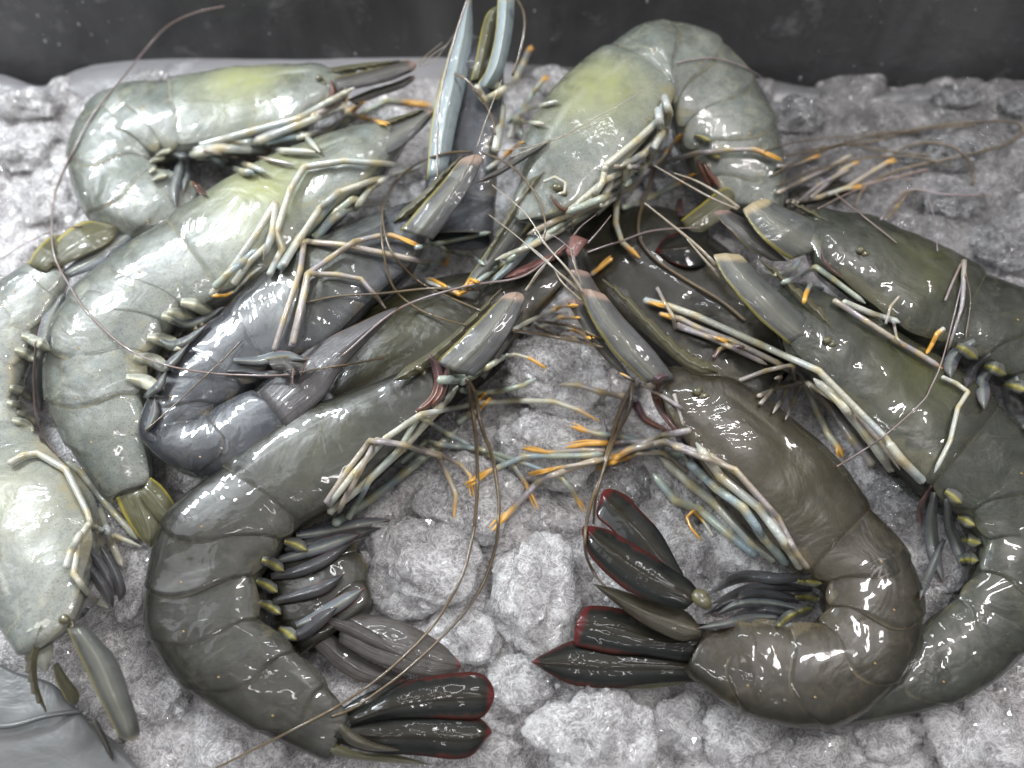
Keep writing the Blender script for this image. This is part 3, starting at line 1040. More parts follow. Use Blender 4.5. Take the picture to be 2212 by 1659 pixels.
def ledge(top, bot, zt, zb, m):
    """sloping steel step in front of the tub wall"""
    a = np.array(pts(top))
    b = np.array(pts(bot))
    nu, nv = 60, 10
    A_ = crom(np.c_[a, np.zeros(len(a))], np.linspace(0, len(a) - 1, nu))
    B_ = crom(np.c_[b, np.zeros(len(b))], np.linspace(0, len(b) - 1, nu))
    V = []
    for j in range(nv):
        f = j / (nv - 1)
        for i in range(nu):
            x = A_[i, 0] * (1 - f) + B_[i, 0] * f
            y = A_[i, 1] * (1 - f) + B_[i, 1] * f
            V.append(P(x, y, zt * (1 - f) + zb * f - 0.5 * (1 - f) ** 8))
    V = np.array(V)
    F = grid_faces(nv, nu)
    b0 = len(V)
    V = np.vstack([V, V + np.array([0, 0.05, -0.4])])
    F += [tuple(q + b0 for q in f[::-1]) for f in F]
    return struct(make('steel_ledge', V, F, m, None, None, True))


ledge('D -120,190 -10,160 90,186 170,150 300,120 500,108 700,104 900,96 1010,110 1120,140', 'D -120,260 0,250 200,250 400,240 600,240 800,240 950,230 1120,210', 0.5, -0.3, M['ledge'])
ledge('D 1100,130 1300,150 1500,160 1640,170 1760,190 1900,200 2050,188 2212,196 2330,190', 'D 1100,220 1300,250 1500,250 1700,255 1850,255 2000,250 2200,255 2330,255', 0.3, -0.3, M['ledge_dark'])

remember(np.array([(-26, 12.55, -2.2), (26, 12.55, -2.2), (26, 15.55, 11), (-26, 15.55, 11)]), [(0, 1, 2, 3)])

# ------------------------------------------------------------------ single lumps of ice
def ico(sub):
    import bmesh
    bm = bmesh.new()
    bmesh.ops.create_icosphere(bm, subdivisions=sub, radius=1.0)
    v = np.array([x.co[:] for x in bm.verts])
    f = [tuple(q.index for q in x.verts) for x in bm.faces]
    bm.free()
    return v, f


IV, IF = ico(6)
IVs, IFs = ico(4)
IVd, IFd = ico(2)
IVe, IFe = ico(1)


def lump_shape(seed, sv=None, facet=0.34):
    v = IV if sv is None else sv
    s = seed * 31.7
    r = 1 + facet * noise3(v * 1.3 + s) + 0.17 * noise3(v * 2.3 + s) + 0.09 * noise3(v * 5.1 + s) + 0.035 * noise3(v * 13 + s) + 0.010 * noise3(v * 31 + s)
    return v * r[:, None]


def lump(label, x, y, rx, ry, seed, m='ice_lump', sink=0.25, group=None, z=None, ang=0.0):
    p = P(x, y, 0.3)
    s = px(p)
    if z is None:
        z = hit(x, y)[2]
    R_ = 0.5 * (rx + ry) * s
    sh = lump_shape(seed)
    ca, sa = math.cos(ang), math.sin(ang)
    w = np.stack([sh[:, 0] * rx * s, sh[:, 1] * ry * s, sh[:, 2] * R_ * 0.50], 1)
    w = np.stack([w[:, 0] * ca - w[:, 1] * sa, w[:, 0] * sa + w[:, 1] * ca, w[:, 2]], 1)
    c = P(x, y, z + R_ * (0.50 - 2 * sink * 0.50))
    v = w + c
    o = make('ice_lump', v, IF, M[m], None, None, False, True, np.array([c[0], c[1], c[2]]))
    o['label'] = label
    o['category'] = 'ice'
    o['group'] = group or 'lumps of crushed ice lying proud of the bed'
    sm = lump_shape(seed, IVs)
    w2 = np.stack([sm[:, 0] * rx * s, sm[:, 1] * ry * s, sm[:, 2] * R_ * 0.50], 1)
    w2 = np.stack([w2[:, 0] * ca - w2[:, 1] * sa, w2[:, 0] * sa + w2[:, 1] * ca, w2[:, 2]], 1)
    remember(w2 + c, IFs)
    return o


big = [
    ('glassy clear ice lump framed between the two raised heads', 1205, 800, 115, 95, 3, 'ice_lump', -0.2),
    ('tall bright ice lump in the middle touching the black tail fan', 1160, 1285, 100, 135, 5, 'ice_lump', 0.05),
    ('large round frosted ice lump at the bottom below the two tails', 1275, 1585, 125, 110, 8, 'ice_lump', 0.1),
    ('wide pale ice lump beside the left front shrimp\'s swimmerets', 925, 1215, 130, 120, 9, 'ice_lump', 0.15),
    ('clear ice lump under the crossed orange claws, left of the tall lump', 1020, 1070, 115, 95, 12, 'ice_lump', 0.1),
    ('glassy bubble-edged ice lump above the red-tipped tail blade', 1345, 1050, 62, 60, 14, 'ice_clear', 0.2),
    ('ice lump directly behind the crossed claws at the centre', 1185, 955, 135, 100, 15, 'ice_lump', 0.0),
    ('ice lump between the brown antennae and the tall bright lump', 1010, 1370, 75, 70, 16, 'ice_lump', 0.35),
    ('ice lump in the gap between the two tail fans', 1125, 1480, 70, 62, 17, 'ice_lump', 0.35),
    ('ice lump under the right front shrimp\'s bent tail base', 1610, 1585, 85, 85, 18, 'ice_lump', 0.3),
    ('broad ice lump along the lower rim of the right front shrimp', 1740, 1635, 105, 60, 19, 'ice_lump', 0.3),
    ('large frosted ice lump in the bottom right corner', 2115, 1590, 110, 85, 20, 'ice_lump', 0.15),
    ('small ice lump tucked below the right hand shrimps\' overlap', 1925, 1590, 70, 50, 21, 'ice_lump', 0.3),
    ('dark wet ice lump in the gap between the two right shrimps', 1925, 1090, 62, 60, 22, 'ice_clear', 0.3),
    ('upright sliver of ice between bottom left head and front shrimp', 290, 1265, 32, 78, 23, 'ice_lump', 0.1),
    ('grey ice lump below the upright sliver at the lower left', 300, 1385, 52, 45, 24, 'ice_lump', 0.3),
    ('small ice lump beside the bottom left shrimp\'s yellow-edged scale', 190, 1515, 45, 42, 25, 'ice_lump', 0.3),
    ('ice lump outside the curve of the left front shrimp\'s back', 350, 1500, 55, 62, 26, 'ice_lump', 0.3),
    ('ice lump at the bottom edge left of the long trailing antenna', 470, 1630, 62, 45, 27, 'ice_lump', 0.3),
    ('flat slab-like ice lump at the left edge near the top', 60, 320, 75, 50, 28, 'ice_lump', 0.25),
    ('bright ice lump left of the top left shrimp\'s rounded back', 95, 430, 65, 55, 29, 'ice_lump', 0.3),
    ('bright white ice lump at the top left rim of the heap', 60, 225, 80, 40, 30, 'ice_lump', 0.3),
    ('ice lump behind the top left shrimp on the tub rim side', 320, 175, 60, 30, 31, 'ice_lump', 0.3),
    ('small white ice lump beside the upright head at top centre', 1195, 175, 45, 40, 32, 'ice_lump', 0.1),
    ('clear ice lump right of the arched shrimp at the top right', 1720, 250, 70, 45, 33, 'ice_shaded', 0.3),
    ('bright clear ice nugget on the far rim at top right', 2070, 205, 48, 30, 34, 'ice_shaded', 0.1),
    ('ice lump at the right edge of the far rim', 2205, 225, 40, 35, 35, 'ice_shaded', 0.2),
    ('ice lump within the large antenna loop at the upper right', 2030, 330, 80, 50, 36, 'ice_shaded', 0.35),
    ('rough white ice lump at the right edge beside the top right shrimp', 2160, 530, 75, 60, 37, 'ice_shaded', 0.3),
    ('ice lump below the smaller antenna loop at the right', 2060, 440, 70, 45, 38, 'ice_shaded', 0.35),
    ('ice lump between bottom middle round lump and front shrimp\'s tail', 1060, 1625, 70, 45, 39, 'ice_lump', 0.3),
    ('ice lump right of the round bottom lump under the black tail', 1470, 1560, 70, 70, 40, 'ice_lump', 0.35),
]
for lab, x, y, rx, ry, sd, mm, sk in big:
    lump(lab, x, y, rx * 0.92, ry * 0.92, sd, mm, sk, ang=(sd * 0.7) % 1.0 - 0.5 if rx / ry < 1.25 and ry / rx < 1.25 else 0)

# ------------------------------------------------------------------ clear splinters and crumbs strewn over the bed
m, nt, N, L, B = mat('ice_splinter')
B.inputs['Base Color'].default_value = (0.97, 0.97, 0.98, 1)
B.inputs['Roughness'].default_value = 0.03
B.inputs['IOR'].default_value = 1.31
B.inputs['Transmission Weight'].default_value = 0.9
B.inputs['Coat Weight'].default_value = 1.0
M['splinter'] = m
ch, cf = [], []
o_ = 0
for _ in range(2600):
    x, y = rng.uniform(-40, 2250), rng.uniform(190, 1670)
    h_ = hit(x, y)
    r_ = 0.05 + 0.17 * rng.random() ** 2.5
    sc3 = np.array([1, 0.5 + 0.6 * rng.random(), 0.45 + 0.4 * rng.random()]) * r_
    v = IVe * (1 + 0.35 * rng.uniform(-1, 1, (len(IVe), 1))) * sc3
    q_ = rng.normal(size=4)
    q_ /= np.linalg.norm(q_)
    a, b, c_, d = q_
    Rm = np.array([[1 - 2 * (c_ * c_ + d * d), 2 * (b * c_ - a * d), 2 * (b * d + a * c_)],
                   [2 * (b * c_ + a * d), 1 - 2 * (b * b + d * d), 2 * (c_ * d - a * b)],
                   [2 * (b * d - a * c_), 2 * (c_ * d + a * b), 1 - 2 * (b * b + c_ * c_)]])
    ch.append(v @ Rm.T + h_ + np.array([0, 0, r_ * 0.25]))
    cf += [tuple(i + o_ for i in f) for f in IFe]
    o_ += len(IVe)
sp_ = make('ice_splinters', np.vstack(ch), cf, m, None, None, False, False)
sp_['kind'] = 'stuff'

# ------------------------------------------------------------------ underneath first, topmost last
# left edge shrimp, tail up, head down
K = shrimp('K', 'pale shrimp cropped by the left edge, head at the bottom left corner', 'pale',
           ['D 30,1395 150,1345', 'D -10,1320 180,1255', 'D -60,1210 195,1165', 'D -90,1090 165,1055', 'D -85,1000 100,972'],
           ['D -105,925 55,925', 'D -110,860 28,872', 'D -100,780 38,805', 'D -60,700 72,728', 'D 0,622 120,648', 'D 92,556 150,578'],
           [2.4, 2.2, 1.8, 1.5, 1.2, 1.0, 1.0, 1.0, 1.1, 1.2, 1.3], seed=1, snout=0.5)
leaf(K, 'tail_blade', 'D 95,560 130,510 180,478 235,480', 'D 125,580 180,555 230,530 268,500', 'tail_olive', z=[1.6, 1.7, 1.5], dome=0.12)
leaf(K, 'tail_blade', 'D 135,585 190,545 240,512 275,498', 'D 150,600 205,580 255,545 305,508', 'swim', z=[1.45, 1.45, 1.2])
leaf(K, 'telson', 'D 60,570 85,530 120,500', 'D 100,590 130,560 165,520', 'tail_olive', z=[1.6, 1.7, 1.5])
# top left shrimp
F_ = shrimp('F', 'curled grey-green shrimp at the top left with its head pointing right', 'mint',
            ['a 2130,470 1985,745', 'a 2040,455 1900,800', 'a 1860,468 1740,845', 'a 1500,490 1530,900', 'a 1140,552 1190,965'],
            ['a 850,582 1060,985', 'a 600,700 965,1010', 'a 452,1000 950,1060', 'a 570,1365 1010,1130', 'a 860,1512 1150,1180', 'a 1180,1480 1310,1230'],
            [2.0, 1.9, 1.7, 1.5, 1.4, 1.3, 1.2, 1.2, 1.2, 1.2, 1.2], seed=2)
# second left shrimp
G = shrimp('G', 'large pale shrimp curling down the left side with bent white legs', 'mint',
           ['D 830,275 800,395', 'D 765,292 745,440', 'D 670,325 670,510', 'D 520,396 590,590', 'D 378,485 490,642'],
           ['D 262,556 400,672', 'D 165,640 358,708', 'D 110,745 322,775', 'D 108,862 305,862', 'D 150,960 315,948', 'D 235,1085 330,1050'],
           [2.6, 2.4, 2.0, 1.8, 1.6, 1.5, 1.5, 1.4, 1.3, 1.2, 0.9], seed=3)
leaf(G, 'tail_blade', 'D 250,1075 265,1110 290,1150 315,1180', 'D 335,1045 350,1080 352,1130 335,1185', 'tail_olive', z=[1.0, 0.9, 0.7], dome=0.12)
leaf(G, 'tail_blade', 'D 325,1030 350,1050 375,1085 385,1120', 'D 300,1070 320,1100 350,1130 380,1140', 'tail_olive', z=[1.2, 1.1, 0.8], dome=0.12)
# arched shrimp at the back
E = shrimp('E', 'arched yellow-green shrimp at the back whose tail bends down to the right', 'mint',
           ['D 1128,390 1215,460', 'D 1128,330 1290,412', 'D 1172,245 1362,335', 'D 1238,168 1425,255', 'D 1303,120 1446,205'],
           ['D 1405,66 1448,215', 'D 1535,95 1458,245', 'D 1618,175 1475,295', 'D 1668,268 1497,345', 'D 1690,370 1528,400', 'D 1686,465 1575,455'],
           [3.2, 3.2, 3.3, 3.2, 3.1, 3.0, 2.6, 2.2, 1.9, 1.6, 1.3], seed=4)
# head up in the top centre
Lh = shrimp('L', 'upright blue-grey shrimp head rising out of the pile at the top centre', 'blue',
            ['D 965,150 1080,150', 'D 950,205 1078,205', 'D 938,300 1068,310', 'D 925,410 1062,420', 'D 930,520 1055,520'], [],
            [3.4, 3.0, 2.6, 2.1, 1.6], patch=False, seed=5)
# right side, upper
Dd = shrimp('D', 'upper right shrimp with a broad blue-grey scale and a glossy olive carapace', 'green',
            ['D 1820,468 1765,570', 'D 1880,480 1810,605', 'D 1950,515 1880,660', 'D 2035,555 1950,720', 'D 2110,595 2025,748'],
            ['D 2235,655 2110,785', 'D 2330,760 2180,820', 'D 2350,880 2225,870', 'D 2340,1000 2240,930', 'D 2300,1100 2230,990'],
            [2.7, 2.5, 2.2, 1.9, 1.6, 1.4, 1.3, 1.2], seed=6)
# hidden one in the middle right
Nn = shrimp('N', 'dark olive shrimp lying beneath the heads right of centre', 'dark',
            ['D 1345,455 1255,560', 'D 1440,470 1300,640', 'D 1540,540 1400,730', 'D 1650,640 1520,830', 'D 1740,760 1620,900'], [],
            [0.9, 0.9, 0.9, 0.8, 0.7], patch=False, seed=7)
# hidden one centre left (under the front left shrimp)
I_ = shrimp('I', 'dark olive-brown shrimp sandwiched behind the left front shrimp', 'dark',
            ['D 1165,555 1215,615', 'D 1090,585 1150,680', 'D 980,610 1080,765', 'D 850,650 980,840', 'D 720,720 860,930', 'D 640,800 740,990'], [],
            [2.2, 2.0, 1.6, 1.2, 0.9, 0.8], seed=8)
# left middle bluish
H_ = shrimp('H', 'blue-grey shrimp folded double at the centre left', 'blue',
            ['D 905,440 915,515', 'D 850,460 885,575', 'D 740,508 800,650', 'D 600,585 700,745', 'D 490,680 590,795'],
            ['D 395,750 530,840', 'D 328,850 470,880', 'D 312,950 430,915', 'D 425,1024 455,900', 'D 590,992 550,860', 'D 745,890 660,790'],
            [2.6, 2.4, 2.2, 2.0, 1.9, 1.8, 1.8, 1.8, 1.8, 1.9, 2.0], seed=9)
leaf(H_, 'tail_blade', 'D 560,850 650,765 745,712 860,658', 'D 620,925 695,862 745,790 862,668', 'membrane', z=[2.4, 2.6, 2.8], dome=0.22, keel=0.2, tipround=0.1)
leaf(H_, 'tail_blade', 'D 575,775 610,770 640,775', 'D 590,800 620,805 632,835', 'scale_dark', z=[2.9, 3.0, 3.0], dome=0.08, tipround=0.05)
leaf(H_, 'telson', 'D 600,780 640,770 668,772', 'D 608,800 640,800 650,812', 'scale_dark', z=[2.9, 3.05, 3.05], dome=0.08, tipround=0.05)
# right middle
C_ = shrimp('C', 'long grey-green shrimp on the right running down behind the front one', 'green',
            ['D 1770,640 1700,745', 'D 1835,668 1752,800', 'D 1925,725 1835,880', 'D 2035,800 1920,975', 'D 2135,880 1995,1052'],
            ['D 2255,990 2085,1110', 'D 2312,1120 2125,1172', 'D 2310,1265 2112,1240', 'D 2220,1400 2065,1300', 'D 2060,1515 1980,1375', 'D 1800,1570 1830,1440'],
            [2.7, 2.5, 2.2, 1.9, 1.7, 1.5, 1.4, 1.3, 1.2, 1.1, 1.0], seed=10)
# tail of a shrimp under the left front one
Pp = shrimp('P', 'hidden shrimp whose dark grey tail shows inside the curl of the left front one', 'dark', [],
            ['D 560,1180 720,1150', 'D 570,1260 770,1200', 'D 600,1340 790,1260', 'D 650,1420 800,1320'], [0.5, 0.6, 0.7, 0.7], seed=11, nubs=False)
leaf(Pp, 'tail_blade', 'h 20,640 250,690 420,730 610,830 770,950', 'h 0,860 180,960 420,1050 640,1085 790,1060', 'tail_grey', z=[1.0, 0.9, 0.6], dome=0.14, tipround=0.25)
leaf(Pp, 'tail_blade', 'D 660,1330 720,1370 800,1430 900,1460', 'D 640,1350 690,1410 760,1465 850,1490', 'tail_grey', z=[0.8, 0.6, 0.45], dome=0.1)
leaf(Pp, 'telson', 'D 700,1320 770,1345 850,1390 930,1440', 'D 700,1350 750,1370 830,1410 920,1450', 'tail_grey', z=[1.15, 1.1, 0.8], dome=0.1)
# far right back
O_ = shrimp('O', 'half-buried shrimp at the upper right, only legs and feelers showing', 'dark',
            ['D 1830,400 1800,450', 'D 1770,400 1740,470', 'D 1700,420 1680,500'], [], [0.0, 0.0, 0.0], patch=False, seed=12)

# front left
A_ = shrimp('A', 'front left shrimp curled like a C with its black tail fan at the bottom', 'grey',
            ['D 905,795 960,850', 'D 850,818 915,905', 'D 745,860 840,985', 'D 615,922 745,1065', 'D 495,1005 645,1125'],
            ['D 365,1125 608,1172', 'D 326,1262 552,1250', 'D 330,1375 560,1340', 'D 408,1485 632,1412', 'D 545,1572 700,1485', 'D 712,1645 758,1550'],
            [2.7, 2.5, 2.2, 1.9, 1.7, 1.5, 1.4, 1.35, 1.3, 1.2, 1.1], seed=13)
leaf(A_, 'tail_blade', 'h 60,1330 260,1210 500,1095 830,1045 1010,1085', 'h 80,1400 300,1350 600,1340 850,1350 975,1330', 'tail', z=[1.3, 1.3, 1.1, 1.0], dome=0.12, ridge=0.35, tipround=0.22)
leaf(A_, 'tail_blade', 'h 40,1400 300,1335 600,1315 860,1330 990,1390', 'h -60,1480 200,1560 500,1580 800,1600 960,1480', 'tail', z=[1.25, 1.2, 1.0, 0.9], dome=0.14, ridge=0.35, tipround=0.22)
leaf(A_, 'tail_blade', 'h 0,1290 180,1180 400,1110 640,1075 840,1060', 'h 40,1350 250,1280 500,1180 700,1140 860,1100', 'tail', z=[0.9, 0.9, 0.8], dome=0.08, tipround=0.3)
leaf(A_, 'telson', 'h -40,1500 150,1560 350,1570 615,1640', 'h -60,1570 100,1605 300,1625 600,1645', 'tail_olive', z=[1.25, 1.0, 0.7], dome=0.1, tipround=0.15)
leaf(A_, 'tail_blade', 'h 20,1360 120,1440 240,1500 400,1540', 'h 0,1420 60,1500 180,1545 380,1555', 'tail_brown', z=[1.7, 1.6, 1.35], dome=0.1, tipround=0.3)

# front right
B_ = shrimp('B', 'front right shrimp curled towards the middle, brown with bright wet glints', 'brown',
            ['D 1510,815 1440,880', 'D 1580,830 1478,945', 'D 1690,905 1552,1045', 'D 1795,1000 1645,1150', 'D 1868,1095 1742,1230'],
            ['D 1952,1195 1783,1262', 'D 1988,1320 1792,1315', 'D 1940,1468 1768,1352', 'D 1785,1567 1700,1364', 'D 1610,1535 1622,1352', 'D 1478,1448 1530,1345'],
            [2.8, 2.6, 2.3, 2.0, 1.8, 1.7, 1.6, 1.55, 1.5, 1.5, 1.5], seed=14)
leaf(B_, 'tail_blade', 'i 260,900 80,930 h 1900,900 1650,860 1480,850 1330,920 1225,975', 'i 260,1130 60,1110 h 2000,1120 1750,1150 1500,1130 1350,1060 1225,990', 'tail', z=[1.1, 1.0, 0.9], dome=0.14, ridge=0.35, tipround=0.12)
leaf(B_, 'tail_blade', 'i 260,740 60,740 h 2100,760 1900,670 1700,625 1540,625', 'i 260,1000 40,980 h 1950,940 1750,930 1600,900 1480,870', 'tail', z=[1.3, 1.2, 1.1], dome=0.13, ridge=0.35, tipround=0.08)
leaf(B_, 'tail_blade', 'i 40,420 h 2150,330 2050,150 1900,-10 e 1860,1560 1700,1470', 'i 0,560 h 2050,450 1900,330 1750,150 1650,60 e 1650,1600', 'tail', z=[1.7, 1.6, 1.3], dome=0.10, tipround=0.12)
leaf(B_, 'tail_blade', 'i 150,560 90,470 h 2150,400 1950,270 1750,150 1610,85', 'i 50,650 h 2150,640 1980,590 1800,500 1620,330 1515,150', 'tail', z=[2.3, 2.3, 2.1, 1.9], dome=0.16, ridge=0.35, tipround=0.22)
leaf(B_, 'telson', 'i 150,760 60,660 h 2050,600 1900,555 1750,510 1615,478', 'i 150,820 40,850 h 2080,810 1930,730 1780,620 1625,490', 'tail_brown', z=[1.9, 1.7, 1.5], dome=0.14, tipround=0.12)
blob(B_, 'tail_joint', 1517, 1295, 26, 19, 0.9, 'eye', z=2.45, spot=False)
leaf(B_, 'tail_blade', 'i 120,960 h 2150,1000 1900,1060 1700,1130', 'i 150,1060 h 2212,1120 2000,1150 1750,1160', 'tail_olive', z=[0.9, 0.7, 0.5], dome=0.08)

# ------------------------------------------------------------------ scales, eyes, mouthparts
def eye(sh, x, y, r, ang=0.0, stalk=None):
    if stalk:
        leg(sh, stalk, r * 1.1, 'leg_blue', 0, claw=False, name='eye_stalk', w2=r * 0.9, lift=0.02)
    a = [(x + r * 0.75 * math.cos(t + ang), y - r * 0.6 * math.sin(t + ang)) for t in np.linspace(-0.3, 2.6, 6)]
    e = blob(sh, 'eye', x, y, r * 0.62, r * 0.5, ang, 'eye', lift=0.05, flat=0.9, spot=False)
    blob(sh, 'eye_stalk', x + 0.55 * r, y + 0.45 * r, r * 0.7, r * 0.45, ang + 0.6, 'eye', lift=0.0, flat=0.6, spot=False)
    return e


def rostrum(sh, spec, w, z, teeth=8, m='rostrum'):
    # saw-toothed spike running forward from the back of the head
    c = np.array(pts(spec))
    n = 60
    q = crom(np.c_[c, np.zeros(len(c))], np.linspace(0, len(c) - 1, n))[:, :2]
    T = np.gradient(q, axis=0)
    T /= np.linalg.norm(T, axis=1)[:, None]
    Nn = np.c_[-T[:, 1], T[:, 0]]
    s_ = np.linspace(0, 1, n)
    ww = w * 0.5 * (1 - 0.85 * s_ ** 1.3) * np.clip(0.15 + s_ * 6, 0, 1)
    saw = ((s_ * teeth) % 1.0) * (s_ < 0.9) * w * 0.22
    return leaf(sh, 'rostrum', [tuple(v) for v in q + Nn * (ww + saw)[:, None]], [tuple(v) for v in q - Nn * ww[:, None]], m, z=z, dome=0.10, keel=0.5, nv=90, nu=9, tipround=0.05)


# front left
rostrum(A_, 'D 850,822 930,770 1010,700 1085,622', 26, [3.0, 3.2, 3.3])
rostrum(C_, 'k 1620,1400 1480,1240 1300,1070 1100,880', 26, [2.9, 3.2, 3.2])
rostrum(Dd, 'k 1800,760 1640,690 1480,620 1280,520', 24, [2.9, 3.0, 2.9])
rostrum(F_, 'D 680,160 760,147 820,138 865,130', 18, [2.2, 2.4, 2.5])
rostrum(G, 'D 770,300 830,270 880,250 915,238', 20, [2.8, 3.0, 3.0])
rostrum(E, 'D 1175,370 1120,440 1085,500 1050,560', 24, [3.6, 3.2, 2.8])
rostrum(H_, 'D 850,480 910,430 960,375 1000,335', 22, [2.8, 3.3, 3.6])
rostrum(K, 'D 90,1350 70,1420 75,1480 100,1540', 30, [2.6, 2.2, 1.6])
rostrum(I_, 'D 1090,600 1150,575 1200,550 1235,520', 22, [2.6, 2.8, 2.9], m='mouth_leaf')
leaf(A_, 'antennal_scale', 'e 600,700 760,560 930,390 1075,240', 'e 860,790 1000,640 1130,440 1200,250', 'scale', z=[3.1, 3.5, 3.6], dome=0.10, keel=0.3, tipround=0.10)
leaf(A_, 'antennal_scale', 'e 900,780 1000,620 1120,440 1190,340', 'e 930,800 1040,650 1140,480 1200,345', 'scale_dark', z=[2.9, 3.1, 3.3], dome=0.05, tipround=0.15)
eye(A_, 905, 795, 17, 0.6)
cleaf(A_, 'mouthpart', 'e 500,1010 600,930 640,830 620,720 565,625', 24, 'mouth', z=None, dome=0.1)
cleaf(A_, 'mouthpart', 'e 590,980 650,900 680,800 700,715', 20, 'mouth', z=None, dome=0.1)
leg(A_, 'e 640,810 820,800', 26, 'leg_blue', 0, claw=False, name='antenna_base', w2=22)
# front right
leaf(B_, 'antennal_scale', 'e 1530,210 1600,400 1760,640 1960,830', 'e 1685,245 1830,420 2010,620 2150,800', 'scale', z=[3.7, 3.5, 3.1], dome=0.11, keel=0.3, tipround=0.04, rev=True)
leaf(B_, 'antennal_scale', 'e 1440,280 1520,420 1640,610 1830,800', 'e 1560,300 1620,440 1720,600 1900,830', 'scale_dark', z=[3.35, 3.2, 2.8], dome=0.08, tipround=0.04, rev=True)
leaf(B_, 'antennal_scale', 'e 1470,95 1520,250 1600,400 1700,560', 'e 1590,110 1680,260 1800,420 1950,600', 'scale_dark', z=[3.3, 3.1, 2.7], dome=0.1, tipround=0.04, rev=True)
rostrum(B_, 'f 260,760 90,700 e 2080,560 1830,300 1680,160', 30, [2.9, 3.1, 3.0])
for q in ('e 1385,180 1450,290', 'e 1440,280 1530,430', 'e 1560,1300 1561,1301'):
    pass
eye(B_, 1508, 845, 20, -0.6)
cleaf(B_, 'mouthpart', 'f 40,1180 e 2070,1010 2030,900 2040,800 2110,780', 26, 'mouth', dome=0.1)
cleaf(B_, 'mouthpart', 'f -30,1150 e 1960,1060 1900,960 1860,900', 20, 'mouth', dome=0.1)
leg(B_, 'e 1870,830 2010,840', 24, 'leg_mauve', 0, claw=False, name='antenna_base', w2=20)
# right middle
leaf(C_, 'antennal_scale', 'k 800,850 880,1010 1080,1250 1290,1430', 'k 975,850 1130,1010 1330,1190 1470,1330', 'scale_tan', z=[3.4, 3.4, 3.0], dome=0.10, keel=0.3, tipround=0.04, rev=True)
eye(C_, 1788, 735, 17, -0.6)
# upper right
leaf(D_ if False else Dd, 'antennal_scale', 'k 985,565 1080,710 1190,820 1300,890', 'k 1125,492 1330,590 1500,670 1665,765', 'scale_tan', z=[3.0, 3.1, 2.8], dome=0.10, keel=0.3, tipround=0.04, rev=True)
leaf(Dd, 'antennal_scale', 'k 800,580 900,690 1040,820 1180,900', 'k 900,570 1010,640 1150,780 1280,900', 'scale_dark', z=[2.6, 2.7, 2.5], dome=0.08, tipround=0.04, rev=True)
eye(Dd, 1860, 540, 16, -0.6)
cleaf(Dd, 'mouthpart', 'k 1500,800 1510,880 1560,950 1650,1020', 10, 'mouth', dome=0.08)
leaf(Nn, 'tail_blade', 'k 780,700 680,690 560,720 430,790', 'k 760,930 680,950 580,930 450,880', 'tail', z=[1.9, 2.0, 1.9], dome=0.12, tipround=0.3)
leaf(Nn, 'tail_blade', 'k 600,640 740,530 850,440 930,420', 'k 680,760 800,680 900,590 960,520', 'tail_olive', z=[1.9, 2.0, 2.0], dome=0.12, tipround=0.2)
# top left
leaf(F_, 'antennal_scale', 'D 722,168 790,152 850,135 895,130', 'D 728,200 790,188 850,172 902,150', 'scale_dark', z=[2.4, 2.5, 2.5], dome=0.12, tipround=0.1)
leaf(F_, 'antennal_scale', 'D 750,215 800,192 850,178 890,160', 'D 770,228 820,208 870,190 900,168', 'scale_dark', z=[2.0, 2.1, 2.2], dome=0.08, tipround=0.1)
cleaf(F_, 'mouthpart', 'a 1990,735 2080,680 2125,600 2110,500', 16, 'mouth', dome=0.1)
eye(F_, 690, 170, 14, 0.2)
# second left
leaf(G, 'antennal_scale', 'D 795,305 840,272 890,248 935,232', 'D 815,345 870,315 910,280 940,245', 'scale', z=[2.9, 3.0, 3.0], dome=0.12, tipround=0.15)
# centre left
leaf(H_, 'antennal_scale', 'j 850,960 960,830 1110,660 1260,480', 'j 1060,1020 1150,900 1300,680 1395,470', 'scale', z=[3.2, 3.6, 3.8], dome=0.10, keel=0.3, tipround=0.08)
# under ones
leaf(I_, 'antennal_scale', 'j 1450,1130 1620,960 1800,880 1950,990', 'j 1560,1290 1760,1180 1900,1120 2040,1020', 'scale_dark', z=[2.4, 2.6, 2.7], dome=0.1, tipround=0.05)
leaf(I_, 'antennal_scale', 'j 1400,1180 1500,1080 1600,980 1700,880', 'j 1470,1200 1560,1120 1660,1030 1740,920', 'scale_dark', z=[2.2, 2.3, 2.5], dome=0.08)
leaf(I_, 'rostrum', 'j 1900,1080 1930,1020 1960,990 2050,1020', 'j 1930,1130 1970,1130 2010,1080 2052,1030', 'mouth_leaf', z=[2.9, 3.0, 3.0], dome=0.08, tipround=0.1)
# upright head
leaf(Lh, 'antennal_scale', 'b 560,1150 590,800 640,560 730,250 820,-20', 'b 690,1100 760,760 820,500 855,230 848,-20', 'scale_blue', z=[3.0, 3.6, 4.2], dome=0.14, keel=0.3, tipround=0.0)
leaf(Lh, 'antennal_scale', 'b 870,560 950,420 1000,200 1015,-20', 'b 990,560 1060,430 1112,180 1125,-20', 'scale_blue', z=[3.7, 4.3, 4.8], dome=0.16, keel=0.4, tipround=0.0)
leaf(Lh, 'antennal_scale', 'b 840,520 870,400 930,120 1010,30', 'b 930,500 960,350 1000,150 1020,60', 'tail_olive', z=[3.5, 3.9, 4.2], dome=0.1, tipround=0.1)
blob(Lh, 'eye_stalk', 1070, 185, 26, 12, 0.6, 'stalk', lift=0.1, spot=False)
